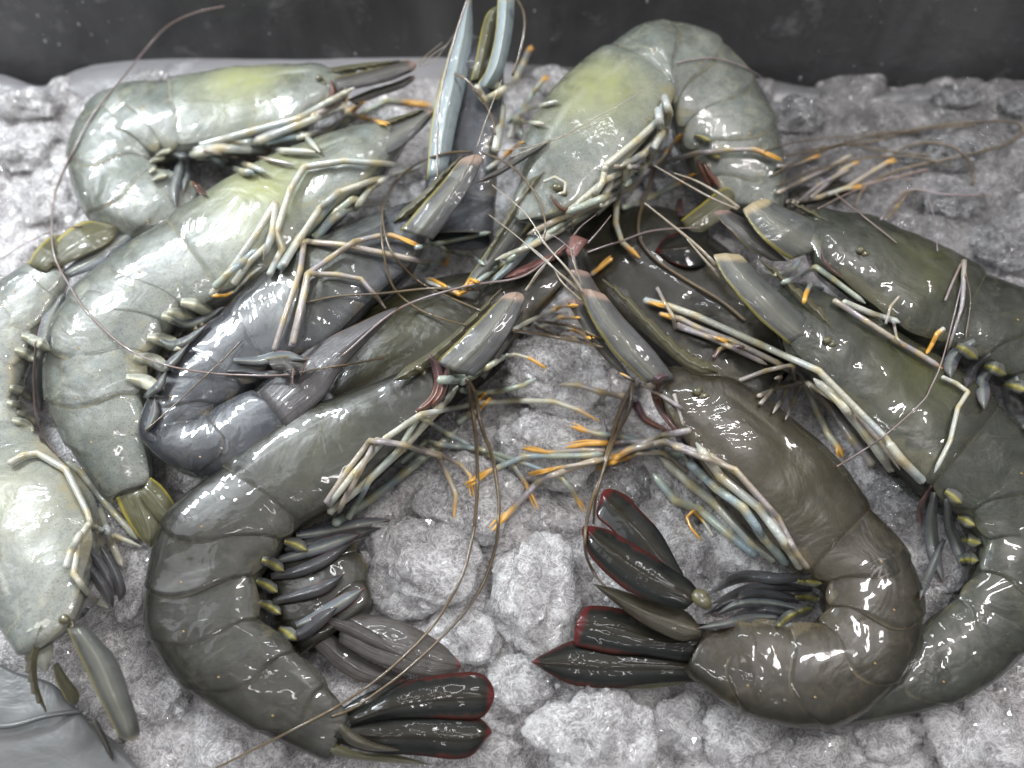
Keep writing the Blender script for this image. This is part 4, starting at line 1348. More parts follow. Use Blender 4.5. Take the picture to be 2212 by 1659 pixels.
# arched one
leaf(E, 'antennal_scale', 'j 1640,760 1480,980 1340,1180 1240,1330', 'j 1800,700 1640,950 1480,1160 1300,1360', 'scale', z=[3.0, 2.8, 2.6], dome=0.12, tipround=0.15)
leaf(E, 'antennal_scale', 'j 1820,760 1680,980 1520,1180 1400,1300', 'j 1900,820 1740,1020 1600,1180 1450,1310', 'scale_blue', z=[2.9, 2.8, 2.6], dome=0.1, tipround=0.15)
leaf(E, 'rostrum', 'b 1380,870 1220,960 1050,1060 880,1150', 'b 1250,980 1130,1050 1000,1130 870,1170', 'scale_dark', z=[3.8, 3.7, 3.5], dome=0.1, tipround=0.2)
eye(E, 1205, 405, 20, 0.3)
cleaf(E, 'mouthpart', 'b 1350,1240 1400,1310 1460,1345 1540,1325', 12, 'mouth', dome=0.08)
# bottom left
leaf(K, 'antennal_scale', 'g 430,770 530,1000 640,1230 750,1440 800,1490', 'g 560,760 740,960 830,1200 890,1400 880,1480', 'scale_tan', z=[3.1, 3.0, 2.6], dome=0.18, keel=0.3, tipround=0.12)
leaf(K, 'antennal_scale', 'g 330,1000 360,1110 400,1190 440,1270', 'g 370,985 440,1090 500,1170 520,1240', 'tail_olive', z=[1.6, 1.3, 1.0], dome=0.1)
leaf(K, 'antennal_scale', 'g 560,1360 620,1450 680,1560 712,1615', 'g 620,1350 670,1440 710,1540 722,1610', 'scale_dark', z=[1.3, 1.1, 0.9], dome=0.08)
leaf(K, 'rostrum', 'g 0,560 60,760 150,930 260,1060', 'g 250,540 300,760 340,880 330,1030', 'swim_pale', z=[2.4, 2.1, 1.6], dome=0.2)
eye(K, 140, 1338, 22, 0.3)
for s_, w_ in (('g 520,230 620,330 700,470 740,560', 30), ('g 500,300 600,420 680,540 720,640', 30), ('g 640,240 720,380 770,520 760,600', 26)):
    cleaf(K, 'mouthpart', s_, w_, 'swim_dark', z=[2.0, 1.9, 1.6])

# ------------------------------------------------------------------ swimmerets
for s_, w_, mm in (('D 640,1158 700,1148 770,1135 848,1122', 20, 'swim'), ('D 615,1185 690,1170 760,1155 825,1140', 18, 'swim_dark'),
                   ('D 600,1210 650,1195 720,1172 778,1152', 20, 'swim'), ('D 585,1245 640,1235 700,1210 762,1170', 18, 'swim_dark'),
                   ('D 590,1300 650,1285 700,1268 745,1240', 18, 'swim_dark'), ('D 640,1352 690,1330 740,1300 788,1270', 20, 'swim'),
                   ('D 620,1375 650,1370 690,1340 730,1310', 20, 'swim_dark')):
    cleaf(A_, 'swimmeret', s_, w_ * 1.7, mm, dome=0.12)
for x, y, a in ((590, 1222, 0.5), (577, 1268, 0.5), (584, 1315, 0.5), (620, 1370, 0.6), (640, 1180, 0.4)):
    blob(A_, 'swimmeret_base', x, y, 24, 13, a, 'knob', lift=0.0)
for s_, w_, mm in (('i 850,430 650,450 400,440 180,560', 22, 'swim_dark'), ('i 860,520 650,500 450,520 200,620', 20, 'swim_dark'),
                   ('i 820,590 600,560 400,570 180,680', 22, 'swim_dark'), ('i 800,650 600,610 400,610 230,690', 18, 'swim'),
                   ('i 740,690 560,650 400,690 260,760', 20, 'swim_dark'), ('i 640,700 480,700 300,740 120,770', 16, 'swim')):
    cleaf(B_, 'swimmeret', s_, w_ * 1.35, mm, dome=0.1)
for x, y, a in ((1750, 1258, 0.1), (1745, 1292, 0.1), (1735, 1322, -0.4), (1703, 1337, -0.6)):
    blob(B_, 'swimmeret_base', x, y, 24, 12, a, 'knob', lift=0.05)
for s_, w_, mm in (('i 1720,-60 1740,120 1800,280 1840,440', 30, 'swim'), ('i 1640,-100 1620,120 1640,300 1700,480', 34, 'swim'),
                   ('i 1700,200 1640,340 1590,460 1545,590', 24, 'swim'), ('i 1800,300 1840,420 1790,520 1700,545', 20, 'swim_dark'),
                   ('f 1620,1480 1570,1580 i 1550,20 1560,140', 16, 'mouth')):
    cleaf(C_, 'swimmeret', s_, w_, mm, dome=0.1)
for x, y, a in ((2088, 1127, 0.5), (2098, 1170, 0.2), (2093, 1211, 0.0), (2060, 1075, 0.7)):
    blob(C_, 'swimmeret_base', x, y, 20, 14, a, 'knob', lift=0.08)
for s_, w_, mm in (('f 1900,560 1780,640 1740,720 1750,800', 34, 'swim'), ('f 2050,700 1950,800 1950,900 1960,1000', 34, 'swim'),
                   ('f 2180,800 2110,860 2150,1000 2240,1150', 34, 'swim'), ('f 2000,640 1900,720 1860,800 1840,860', 26, 'swim_dark')):
    cleaf(Dd, 'swimmeret', s_, w_, mm, dome=0.12)
for x, y, a in ((2090, 762, 0.6), (2150, 800, 0.4), (2195, 838, 0.3)):
    blob(Dd, 'swimmeret_base', x, y, 24, 14, a, 'knob', lift=0.08)
for s_, w_, mm in (('a 1170,990 1140,1090 1110,1220 1130,1330', 26, 'swim'), ('a 1230,1160 1270,1210 1320,1250', 14, 'mouth'), ('a 1100,980 1180,1010 1190,1100 1170,1240', 24, 'swim')):
    cleaf(F_, 'swimmeret', s_, w_, mm, dome=0.12)
for x, y in ((342, 345), (340, 366), (347, 384), (355, 330)):
    blob(F_, 'swimmeret_base', x, y, 17, 8, -0.3, 'knob_pale', lift=0.08)
for x, y in ((423, 666), (382, 697), (350, 742), (322, 785), (305, 830), (395, 688)):
    blob(G, 'swimmeret_base', x + 6, y, 36, 15, 0.35, 'knob_pale', lift=0.08)
for s_ in ('D 372,690 400,700 440,690 490,660', 'D 345,735 370,745 405,735 450,700', 'D 330,780 350,795 375,780 410,740', 'D 310,860 325,850 345,830 360,800', 'D 315,930 325,915 335,890 335,860'):
    cleaf(G, 'swimmeret', s_, 22, 'swim', dome=0.1)
cleaf(K, 'swimmeret', 'd 410,250 350,350 290,520 250,720', 40, 'swim', dome=0.15)
cleaf(K, 'swimmeret', 'd 280,560 250,700 230,860 260,1010', 42, 'swim', dome=0.15)
for x, y in ((70, 738), (55, 768), (45, 850), (38, 882), (50, 920), (85, 745), (62, 905)):
    blob(K, 'swimmeret_base', x, y, 24, 11, 0.5, 'knob_pale', lift=0.08)
for s_, w_, mm in (('l 640,1110 800,1110 950,1080 1130,1110', 26, 'swim'), ('l 600,1180 720,1180 840,1200 1010,1170', 20, 'swim_dark')):
    cleaf(H_, 'swimmeret', s_, w_, mm, dome=0.08)
for s_ in ('k 600,500 590,540 600,600 620,620', 'k 745,270 780,340 820,390 850,440', 'k 700,250 740,330 780,410 800,450'):
    cleaf(E, 'swimmeret', s_, 18, 'mouth', dome=0.1)
for x, y in ((1520, 300), (1540, 335)):
    blob(E, 'swimmeret_base', x, y, 18, 10, 0.4, 'knob', lift=0.08)

# ------------------------------------------------------------------ walking legs
# front left: thighs under, then the jointed ends
leg(A_, 'e -60,1650 150,1480 400,1250 620,1010 760,850', 24, 'leg_pale', 0, claw=False, w2=18)
leg(A_, 'e -20,1720 200,1570 420,1400 640,1230 760,1120', 26, 'leg_blue', 0, claw=False, w2=16)
leg(A_, 'e 60,1690 200,1440 380,1260 510,1040 560,1065 700,1155 960,1290 1120,1360 1200,1480 1275,1630', 20, 'leg_blue', 0.10, w2=9)
leg(A_, 'e 400,1330 560,1200 640,1220 900,1250 1160,1330 1420,1430 1500,1530 1560,1650', 17, 'leg_blue', 0.07, w2=9)
leg(A_, 'e -60,1600 100,1400 300,1180 520,1030 860,960 1130,940 1370,945 1530,1000 1665,1072', 20, 'leg_pale', 0.075, w2=10, claw=False)
leg(A_, 'e 0,1640 130,1400 240,1190 420,1220 640,1280 780,1350 840,1420 865,1550', 17, 'leg_mauve', 0.09, w2=9)
leg(A_, 'e -80,1590 60,1380 200,1195 420,1225 640,1295 700,1430 748,1540 735,1690', 17, 'leg_mauve', 0.08, w2=10, claw=False)
leg(A_, 'e 780,830 860,785 950,725 1070,650', 17, 'leg_blue', 0, w2=14, claw=False)
leg(A_, 'e 1070,650 1130,645 1220,670 1325,735', 10, 'leg_pale', 0.5, w2=7, claw=False)
leg(A_, 'e 780,870 880,890 1030,880 1170,845 1260,800', 17, 'leg_blue', 0, w2=9, claw=False)
leg(A_, 'e 760,1080 830,1030 900,1000', 18, 'leg_blue', 0, w2=12, claw=False)
leg(A_, 'e 870,960 900,930 940,885', 9, 'leg_pale', 0.9, w2=6)
leg(A_, 'e 900,1000 930,960 970,920', 9, 'leg_pale', 0.9, w2=6)
# front right
leg(B_, 'f 60,1250 e 2100,1200 1950,1200 1800,1170 1640,1150 1480,1105', 20, 'leg_blue', 0.13, w2=10)
leg(B_, 'e 2190,1230 2000,1200 1700,1210 1580,1215 1450,1240', 18, 'leg_mauve', 0.33, w2=10)
leg(B_, 'e 2190,1290 1900,1260 1580,1290 1180,1295 960,1390 800,1475', 17, 'leg_blue', 0.12, w2=12)
leg(B_, 'e 1700,1260 1560,1255 1340,1270 1170,1245', 14, 'leg_mauve', 0.30, w2=8)
leg(B_, 'f 80,1130 e 2080,1160 1880,1240 1560,1345 1280,1450 1100,1640 h 980,145', 19, 'leg_mauve', 0.10, w2=13)
leg(B_, 'e 1750,1300 1640,1330 1400,1370 1210,1405', 13, 'leg_mauve', 0.33, w2=8)
leg(B_, 'i 690,230 f 560,1600 380,1400 200,1290 e 2080,1200 1850,1255 1620,1392', 18, 'leg_mauve', 0.13, w2=15)
leg(B_, 'f 60,1400 e 2070,1270 1900,1280 1830,1310 1700,1350', 14, 'leg_mauve', 0.32, w2=12, claw=False)
leg(B_, 'e 1900,930 1810,912 1670,885 1530,840 1410,838', 20, 'leg_mauve', 0, w2=10, claw=False)
leg(B_, 'i 780,370 700,240 520,0 f 280,1430 120,1210', 26, 'leg_pale', 0, w2=18, claw=False)
leg(B_, 'i 690,345 560,200 420,0 f 250,1500 20,1280', 26, 'leg_blue', 0, w2=18, claw=False)
leg(B_, 'i 620,330 480,230 250,-20 f 90,1480 e 2050,1300', 28, 'leg_pale', 0, w2=18, claw=False)
leg(B_, 'i 500,300 330,170 140,10 e 2150,1580 2000,1400', 26, 'leg_blue', 0, w2=16, claw=False)
leg(B_, 'i 830,380 760,290 640,60 f 370,1380 0,1240 e 2080,1190', 17, 'leg_mauve', 0, w2=14, claw=False)
leg(B_, 'i 230,180 170,90 100,20 60,60 90,130 155,205', 9, 'leg_pale', 0.75, w2=6, claw=False)
leg(B_, 'f -20,900 e 2200,1100', 12, 'leg_mauve', 0, claw=False)
leg(B_, 'e 2190,990 2050,900 1960,850 1790,760', 12, 'leg_mauve', 0.12, claw=False)
# right middle
leg(C_, 'k 370,1150 530,1190 700,1250 1100,1430 1480,1600 f 1330,1180 1440,1330 1540,1450', 19, 'leg_pale', 0, w2=22, claw=False)
leg(C_, 'k 380,1160 500,1185', 12, 'leg_pale', 0.9, w2=8)
leg(C_, 'k 480,1240 600,1270 f 120,470 350,560 640,700 900,870 1120,1010 1290,1190 1420,1380', 16, 'leg_mauve', 0, w2=20, claw=False)
leg(C_, 'k 470,1235 560,1270', 12, 'leg_pale', 0.9, w2=8)
leg(C_, 'f 1370,1380 1200,1150 1020,930 870,800', 28, 'leg_pale', 0, w2=17, claw=False)
leg(C_, 'f 1250,1350 1120,1190 960,960 840,850', 24, 'leg_mauve', 0, w2=15, claw=False)
leg(C_, 'f 820,850 900,1020 960,1150 1020,1230 1060,1300', 20, 'leg_pale', 0.13, w2=13)
leg(C_, 'f 400,810 560,750 740,710 745,800 610,1020', 13, 'leg_mauve', 0, w2=12, claw=False)
leg(C_, 'f 520,910 650,850 795,830 740,950 690,1060', 13, 'leg_mauve', 0, w2=14, claw=False)
leg(C_, 'f 530,960 600,880 660,790 620,800', 12, 'leg_mauve', 0, w2=11, claw=False)
leg(C_, 'k 450,1070 500,1170 550,1250 565,1340', 10, 'leg_mauve', 0, w2=10, claw=False)
leg(C_, 'f 1690,790 1780,830 1855,885 1790,985 1740,1200 1640,1400', 13, 'leg_pale', 0, w2=20, claw=False)
leg(C_, 'f 1560,1450 1430,1320 1340,1200', 26, 'leg_pale', 0, w2=20, claw=False)
leg(C_, 'k 810,1520 850,1460 920,1440 1010,1450', 14, 'mouth', 0, w2=8, claw=False)
leg(C_, 'f 0,450 120,500 250,540 330,560', 12, 'leg_mauve', 0.2, w2=8)
# upper right
leg(Dd, 'f 630,205 770,150 885,85 1000,170 1200,320', 15, 'leg_blue', 0, w2=22, claw=False)
leg(Dd, 'f 1000,300 1200,430 1400,560 1540,640 1690,735', 16, 'leg_mauve', 0.05, w2=12, claw=False)
leg(Dd, 'f 1060,310 1250,390 1420,440', 18, 'leg_pale', 0, w2=14, claw=False)
leg(Dd, 'f 930,230 850,195 820,260 805,325', 14, 'leg_blue', 0.4, w2=12, claw=False)
leg(Dd, 'f 1700,480 1660,510 1620,590 1590,640', 14, 'leg_pale', 0.85, w2=8, claw=False)
leg(Dd, 'f 1330,450 1360,340 1420,270', 8, 'leg_mauve', 0, w2=6, claw=False)
leg(Dd, 'f 1380,440 1400,540 1450,600', 8, 'leg_mauve', 0.15, w2=6, claw=False)
leg(Dd, 'k 1120,970 1200,985 1310,960 1360,890', 13, 'leg_blue', 0, w2=10, claw=False)
leg(Nn, 'k 30,985 90,940 165,880', 13, 'leg_pale', 0.9, w2=9, name='walking_leg')
leg(Nn, 'k 580,1320 760,1380 900,1440 1150,1560', 14, 'leg_mauve', 0.0, w2=14, claw=False)
# arched one
leg(E, 'b 1700,1060 1900,900 2050,760 2060,660', 20, 'leg_pale', 0, w2=24, claw=False)
leg(E, 'b 1480,1340 1700,1150 1850,1080 1980,950 2100,780 2080,640', 18, 'leg_pale', 0, w2=20, claw=False)
leg(E, 'k 30,560 140,440 280,330 450,110 500,0', 17, 'leg_pale', 0, w2=24, claw=False)
leg(E, 'k 60,590 250,430 400,250 480,120', 20, 'leg_pale', 0, w2=22, claw=False)
leg(E, 'j 1790,980 1950,870 2130,770 2210,640', 20, 'leg_pale', 0, w2=18, claw=False)
leg(E, 'j 1280,1330 1500,1180 1780,990 1950,880', 14, 'leg_blue', 0, w2=18, claw=False)
leg(E, 'k 170,295 350,300 470,275 700,212 900,190 1070,188 1245,250', 14, 'leg_mauve', 0.13, w2=10)
leg(E, 'k 270,290 230,420 190,540 185,660 225,780 340,880', 20, 'leg_pale', 0.17, w2=10, claw=False)
leg(E, 'k 230,560 330,530 420,490 580,410 690,340', 16, 'leg_blue', 0.2, w2=10)
leg(E, 'k 430,300 480,260 520,200 595,90', 13, 'leg_mauve', 0.45, w2=8)
leg(E, 'k 120,300 100,400 40,500 -60,600', 18, 'leg_pale', 0, w2=15, claw=False)
for s_, w_, k_ in (('b 2080,620 2110,720 2080,850 1950,980 1800,1060', 22, 'leg_pale'), ('b 2040,700 2060,850 1950,1050 1800,1250', 24, 'leg_pale'),
                   ('b 2000,1080 1850,1200 1650,1300 1400,1400 1200,1500', 20, 'leg_mauve'), ('b 1900,1120 1700,1260 1450,1360', 24, 'leg_blue'),
                   ('b 1760,1260 1500,1420 1250,1560 1000,1659', 18, 'leg_pale'), ('b 1310,1160 1380,1130 1450,1170 1440,1230 1390,1240', 10, 'leg_pale')):
    leg(E, s_, w_, k_, 0, claw=False, w2=w_ * 0.6)
for s_, w_, k_ in (('a 1250,1000 1400,1010 1600,1060 1700,1100', 20, 'leg_pale'), ('a 1640,890 1850,800 2000,740 2212,640 b 40,560', 18, 'leg_mauve'),
                   ('a 1280,930 1600,840 1900,760 b 100,560', 20, 'leg_pale'), ('a 1260,980 1500,950 1800,900 2050,850 b 60,760', 20, 'leg_pale')):
    leg(F_, s_, w_, k_, 0, claw=False, w2=w_ * 0.6)
for s_, w_, k_ in (('l 940,520 1060,330 1180,200 1300,60', 24, 'leg_blue'), ('l 1160,330 1300,160 1400,80 1560,100', 22, 'leg_blue'),
                   ('l 640,620 740,480 830,400 900,330', 20, 'leg_pale')):
    leg(G, s_, w_, k_, 0, claw=False, w2=w_ * 0.6)
# top left
leg(F_, 'a 1250,960 1500,925 1700,890 1940,860 2040,970', 22, 'leg_pale', 0, w2=13, claw=False)
leg(F_, 'a 1230,990 1400,950 1700,960 2010,970', 24, 'leg_pale', 0, w2=13, claw=False)
leg(F_, 'a 1300,960 1500,1000 1680,1010 1880,1055', 12, 'leg_mauve', 0, w2=8, claw=False)
leg(F_, 'a 1650,900 1900,800 2212,680 b 60,720 165,650', 22, 'leg_pale', 0.12, w2=12)
leg(F_, 'a 1700,910 2000,850 2200,790 b 130,740 310,640 440,655 590,678', 15, 'leg_blue', 0.14, w2=12)
leg(F_, 'a 1900,880 2100,830 b 60,730 200,760 310,800', 14, 'leg_pale', 0.24, w2=9)
leg(F_, 'a 1350,1000 1450,1060 1560,1100 1620,1100', 20, 'leg_blue', 0, w2=14, claw=False)
leg(F_, 'a 1500,1060 1590,1040 b -640,1040', 10, 'leg_pale', 0.5, w2=8, claw=False) if False else None
# second left
leg(G, 'l 500,690 620,540 780,310 910,100 890,280 830,470', 20, 'leg_pale', 0, w2=14, claw=False)
leg(G, 'l 870,560 950,400 j 60,980 150,700 240,555 500,515 700,530 900,545', 20, 'leg_pale', 0, w2=12, claw=False)
leg(G, 'l 960,500 j 200,1030 340,820 455,720 680,640 910,580 1010,545', 20, 'leg_pale', 0, w2=11, claw=False)
leg(G, 'j 310,1010 430,880 560,800 650,790 760,780', 24, 'leg_blue', 0, w2=12, claw=False)
leg(G, 'j 560,830 660,690 800,600', 18, 'leg_pale', 0, w2=12, claw=False)
leg(G, 'l 520,640 600,560 700,480 790,400', 20, 'leg_blue', 0, w2=14, claw=False)
leg(G, 'l 530,690 580,695 650,670 740,570 820,510', 9, 'leg_pale', 0.0, w2=8, claw=False)
leg(G, 'l 640,670 590,695 500,698', 9, 'leg_pale', 0.9, w2=7, claw=False)
# centre left
leg(H_, 'l 900,1040 960,850 1030,640 1065,530 1090,350 1330,370 1600,425 1850,480 1990,515', 17, 'leg_mauve', 0, w2=12, claw=False)
leg(H_, 'l 1010,1020 1060,800 1110,560 1250,460 1410,350 1560,315 1650,310 1850,382', 20, 'leg_mauve', 0.13, w2=9)
leg(H_, 'l 1020,1000 1090,700 1115,555 1300,560 1455,590 1540,690 1610,775', 17, 'leg_mauve', 0.0, w2=9, claw=False)
leg(H_, 'j 1080,1040 1150,1090 1300,1115 1390,1180', 14, 'leg_blue', 0.0, w2=9, claw=False)
leg(H_, 'j 950,1070 1150,1030 1300,1000 1430,970', 14, 'leg_blue', 0.0, w2=9, claw=False)
leg(H_, 'j 1000,1210 1100,1160 1160,1100 1140,1190', 17, 'leg_blue', 0.3, w2=13, claw=False)
leg(I_, 'l 1850,600 1960,640 2060,680 2110,640 2200,600', 12, 'leg_pale', 0.7, w2=8)
leg(I_, 'l 2000,640 2080,690 2150,650', 12, 'leg_pale', 0.7, w2=8)
leg(I_, 'l 1800,600 1900,590 2000,640', 12, 'leg_pale', 0.5, w2=8, claw=False)
leg(I_, 'l 2110,650 2150,590 2210,610', 10, 'leg_pale', 0.9, w2=7)
leg(I_, 'e 1110,490 1280,400 1420,340 1530,330', 14, 'leg_pale', 0.3, w2=9)
leg(I_, 'e 1180,480 1300,470 1400,410 1540,410', 12, 'leg_pale', 0.3, w2=9)
leg(I_, 'e 1400,450 1500,490 1610,545', 12, 'leg_pale', 0.6, w2=9)
leg(I_, 'e 1240,460 1380,520 1500,540 1640,580', 9, 'antenna', 0.0, w2=8, claw=False)
# upright head
leg(Lh, 'b 1000,620 1060,560 1130,500 1180,400 1230,290', 20, 'leg_pale', 0.08, w2=12)
leg(Lh, 'b 1080,780 1180,680 1260,570 1330,480', 15, 'leg_blue', 0.12, w2=10)
leg(Lh, 'b 1090,760 1200,700 1400,645', 13, 'leg_pale', 0, w2=10, claw=False)
leg(Lh, 'b 1090,880 1130,750 1180,780 1310,790', 13, 'leg_pale', 0, w2=10, claw=False)
leg(Lh, 'b 1100,740 1160,800 1170,880', 12, 'leg_blue', 0, w2=10, claw=False)
leg(Lh, 'b 1000,960 1030,800 1050,640', 24, 'leg_pale', 0, w2=18, claw=False)
leg(Lh, 'b 950,1080 1030,1020 1100,960 1180,905', 14, 'leg_pale', 0.6, w2=11)
leg(Lh, 'b 880,560 930,640 1010,600 1110,530', 22, 'leg_pale', 0, w2=14, claw=False)
# bottom left
leg(K, 'd 60,1340 150,1290 240,1275 420,1380 560,1659 g 580,110 760,190 900,245', 20, 'leg_pale', 0, w2=10, claw=False)
leg(K, 'd 430,1340 520,1400 680,1600 g 740,40 880,200', 20, 'leg_pale', 0, w2=14, claw=False)
leg(K, 'g 640,20 700,200 780,370', 22, 'leg_pale', 0, w2=14, claw=False)
leg(K, 'g 570,100 500,200 490,300 470,420 580,570 690,635', 18, 'leg_pale', 0, w2=13, claw=False)
leg(K, 'g 420,380 450,280 520,150', 20, 'leg_pale', 0, w2=14, claw=False)
# far right
leg(O_, 'c 700,1290 900,1260 1080,1200 1250,1090 1385,1010', 14, 'leg_mauve', 0.08, w2=12)
leg(O_, 'c 640,1230 800,1150 950,1080 1110,985', 12, 'leg_mauve', 0, w2=10, claw=False)
leg(O_, 'c 640,1060 720,1060 800,1030 910,985', 11, 'leg_mauve', 0.25, w2=9)
leg(O_, 'c 850,1260 980,1150 1060,1080 1160,1030', 12, 'leg_mauve', 0.1, w2=9)
leg(O_, 'c 960,1240 1060,1205 1130,1200 1225,1190', 12, 'leg_pale', 0.36, w2=11)
leg(O_, 'c 720,1330 900,1180 1000,1130 1100,1080', 10, 'leg_mauve', 0.0, w2=8, claw=False)
leg(O_, 'c 1560,1210 1480,1220 1400,1320 1340,1400', 10, 'antenna', 0.0, w2=12, claw=False)

# ------------------------------------------------------------------ feelers
feeler(A_, 'e 820,800 835,900 860,1050 880,1250 885,1500 870,1700 h 860,150 800,400 700,600 560,800 300,1050 0,1260 g 1800,1450 1380,1659', 10, 'antenna', w2=5, taut=0.9)
feeler(A_, 'e 830,810 870,900 910,1100 980,1300 1020,1550 h 1020,50 1000,250 900,520 700,780 400,1060 100,1270 -40,1330', 10, 'antenna', w2=5, taut=0.9)
feeler(B_, 'e 1880,830 1800,1000 1740,1180 1680,1400 1610,1600 h 1575,150 1580,300 1640,430 1700,500', 12, 'antenna', w2=6, taut=0.9)
feeler(B_, 'e 1870,840 1850,1000 1760,1180 1700,1350 1640,1560 h 1625,100', 10, 'antenna', w2=6, taut=0.9)
feeler(H_, 'D 1020,328 960,332 900,355 850,400 826,460 828,540 850,620 900,665 960,690 1005,702', 6, 'antenna', w2=5)
feeler(H_, 'D 1040,330 1080,345 1120,372 1160,425 1178,480 1174,520', 5.5, 'antenna', w2=5)
feeler(H_, 'l 1600,60 1590,200 1640,400 1760,550 1900,650 2212,790', 5.5, 'antenna', w2=5)
feeler(Lh, 'b 820,0 740,250 660,560 630,800 630,1130', 5, 'antenna_pale', w2=4, z=[5.2, 4.3, 3.6])
feeler(Lh, 'b 1130,-20 1180,80 1185,200 1150,360 1110,480', 7, 'antenna', w2=6, z=[5.2, 4.6, 4.0])
feeler(E, 'b 740,470 830,520 920,640 980,760 1000,860', 6, 'antenna', w2=5)
feeler(F_, 'a 1430,40 1250,80 1080,160 950,290 780,500 600,720 460,980 350,1240 330,1450 350,1640 d 440,200 560,380 800,600 1050,710 1350,765 1700,780 1900,770', 3.6, 'antenna_pale', w2=5, taut=0.6)
feeler(H_, 'l 2212,660 1900,650 1600,680 1300,700 1100,740', 6, 'antenna', w2=5)
feeler(H_, 'l 1600,1090 1400,1130 1200,1160 1060,1185', 5.5, 'antenna', w2=4)
feeler(H_, 'd 1540,560 1400,700 1250,840 1100,980 930,1130', 4, 'antenna', w2=3.5)
feeler(G, 'a 520,1440 350,1470 150,1560 0,1659', 3.5, 'antenna_pale', w2=3)
feeler(K, 'd 230,560 215,800 230,1050 300,1200 380,1300', 6, 'antenna_pale', w2=4)
feeler(I_, 'D 740,768 860,668 1000,620 1120,600 1185,560', 5, 'antenna_pale', w2=5)
feeler(C_, 'k 440,300 380,480 335,620 340,760 430,880 600,1000 850,1150 1010,1280', 8, 'antenna', w2=8)
feeler(C_, 'k 0,840 200,780 400,710 620,690 720,690', 4.5, 'antenna_pale', w2=3.5)
feeler(O_, 'c 700,1060 1000,940 1250,900 1600,810 2000,775 2180,790 2195,850 2100,920 1950,965 1700,1020 1400,1090 1200,1200 1130,1320', 5, 'antenna', w2=7)
feeler(O_, 'c 1380,990 1450,940 1580,910 1720,925 1830,990 1880,1090 1885,1180', 6, 'antenna', w2=6)
feeler(O_, 'c 680,1000 1000,930 1150,930 1300,960 1600,990', 5, 'antenna', w2=4)
feeler(O_, 'c 1180,1180 1400,1130 1600,1080', 7, 'antenna_pale', w2=6)
feeler(O_, 'c 1300,1400 1390,1280 1500,1210 1700,1240 2000,1250', 6, 'antenna_pale', w2=4)
feeler(O_, 'c 600,1120 800,1010 1100,900 1500,830 1900,800', 4, 'antenna', w2=4)
feeler(O_, 'c 640,1180 900,1080 1200,1010 1500,1000 1750,1060', 4, 'antenna', w2=4)
feeler(O_, 'c 560,960 800,900 1100,870 1350,840 1560,850', 4, 'antenna', w2=3)
feeler(O_, 'c 900,1330 1100,1230 1350,1140 1500,1150', 4, 'antenna_pale', w2=3)
feeler(O_, 'c 1600,1250 1640,1400 1660,1600', 3, 'antenna_pale', w2=3)
feeler(O_, 'c 1000,1230 1250,1430 1400,1550', 3.5, 'antenna_pale', w2=3)
feeler(E, 'c 0,400 200,370 350,400 470,450 580,520', 4, 'antenna_pale', w2=3)
feeler(Dd, 'f 1020,1360 1300,1180 1550,960 1620,850 1700,650 1830,130', 4, 'antenna_pale', w2=3)
feeler(Dd, 'f 1840,0 1750,200 1710,300', 6, 'antenna_pale', w2=5)
feeler(Dd, 'f 1830,50 1820,300 1790,420 1720,640', 12, 'leg_mauve', w2=5)
feeler(Dd, 'f 1840,130 1870,300 1840,540', 4, 'antenna', w2=3)
feeler(I_, 'e 1260,430 1500,470 1700,560', 7, 'antenna', w2=7)
feeler(I_, 'e 1110,490 1300,520 1500,560 1690,600', 8, 'antenna', w2=7)

# whiskers at the front of the heads
for s_, w_ in (('e 1200,230 1290,110 1380,0 j 1900,1050', 5), ('e 1195,240 1270,120 1370,10', 5), ('e 1190,235 1300,90', 4)):
    feeler(A_, s_, w_, 'whisker', 'antennule', w2=2, z=[3.7, 4.0, 4.0])
for s_, w_ in (('e 1545,210 1440,80 1320,-60 j 1650,850 1440,670', 6), ('e 1560,250 1460,100 1340,-30 j 1700,960', 7),
               ('e 1530,240 1400,120 1300,20 1200,-60', 5), ('e 1550,200 1500,60 1480,-30', 4), ('e 1540,230 1330,60 j 1600,1000 1420,860', 4),
               ('e 1545,300 1430,190 1370,90', 7)):
    feeler(B_, s_, w_, 'whisker', 'antennule', w2=2.2, z=[3.8, 4.1, 4.0, 3.9])
for s_ in ('j 2050,1040 2120,960 2200,860', 'j 1960,990 2010,930 2100,860', 'j 1950,1090 1870,1020 1800,980', 'j 2050,1100 2130,1070 2212,1040', 'j 1960,1120 1970,1180 1990,1240'):
    feeler(I_, s_, 4.5, 'antenna_pale', 'antennule', w2=1.8, z=[3.2, 3.4, 3.5])
for s_, w_ in (('k 970,560 860,480 700,390 560,340', 9), ('k 960,570 800,500 620,400 430,290', 6), ('k 830,930 700,800 520,650 370,530', 10), ('k 850,1000 760,900 640,760', 9)):
    feeler(C_ if '8' == s_[2] and '93' in s_ else Dd, s_, w_, 'whisker', 'antennule', w2=3, z=[3.1, 3.4, 3.5])
for s_, w_ in (('D 905,140 935,118 968,95', 3), ('D 903,135 930,112 955,92', 2.5), ('D 905,145 940,128 985,70', 2)):
    feeler(F_, s_, w_, 'whisker', 'antennule', w2=1.2, z=[2.5, 2.9, 3.2])
for s_, w_ in (('b 1100,1000 1400,880 1700,720 2010,540', 2.6), ('b 1000,960 1200,940 1500,850 1720,750', 2.6)):
    feeler(H_, s_, w_, 'whisker', 'antennule', w2=1.5, z=[4.2, 4.3, 4.5])
feeler(H_, 'j 1340,430 1420,200 1500,0', 2.4, 'whisker', 'antennule', w2=1.4, z=[3.9, 4.3, 4.6])

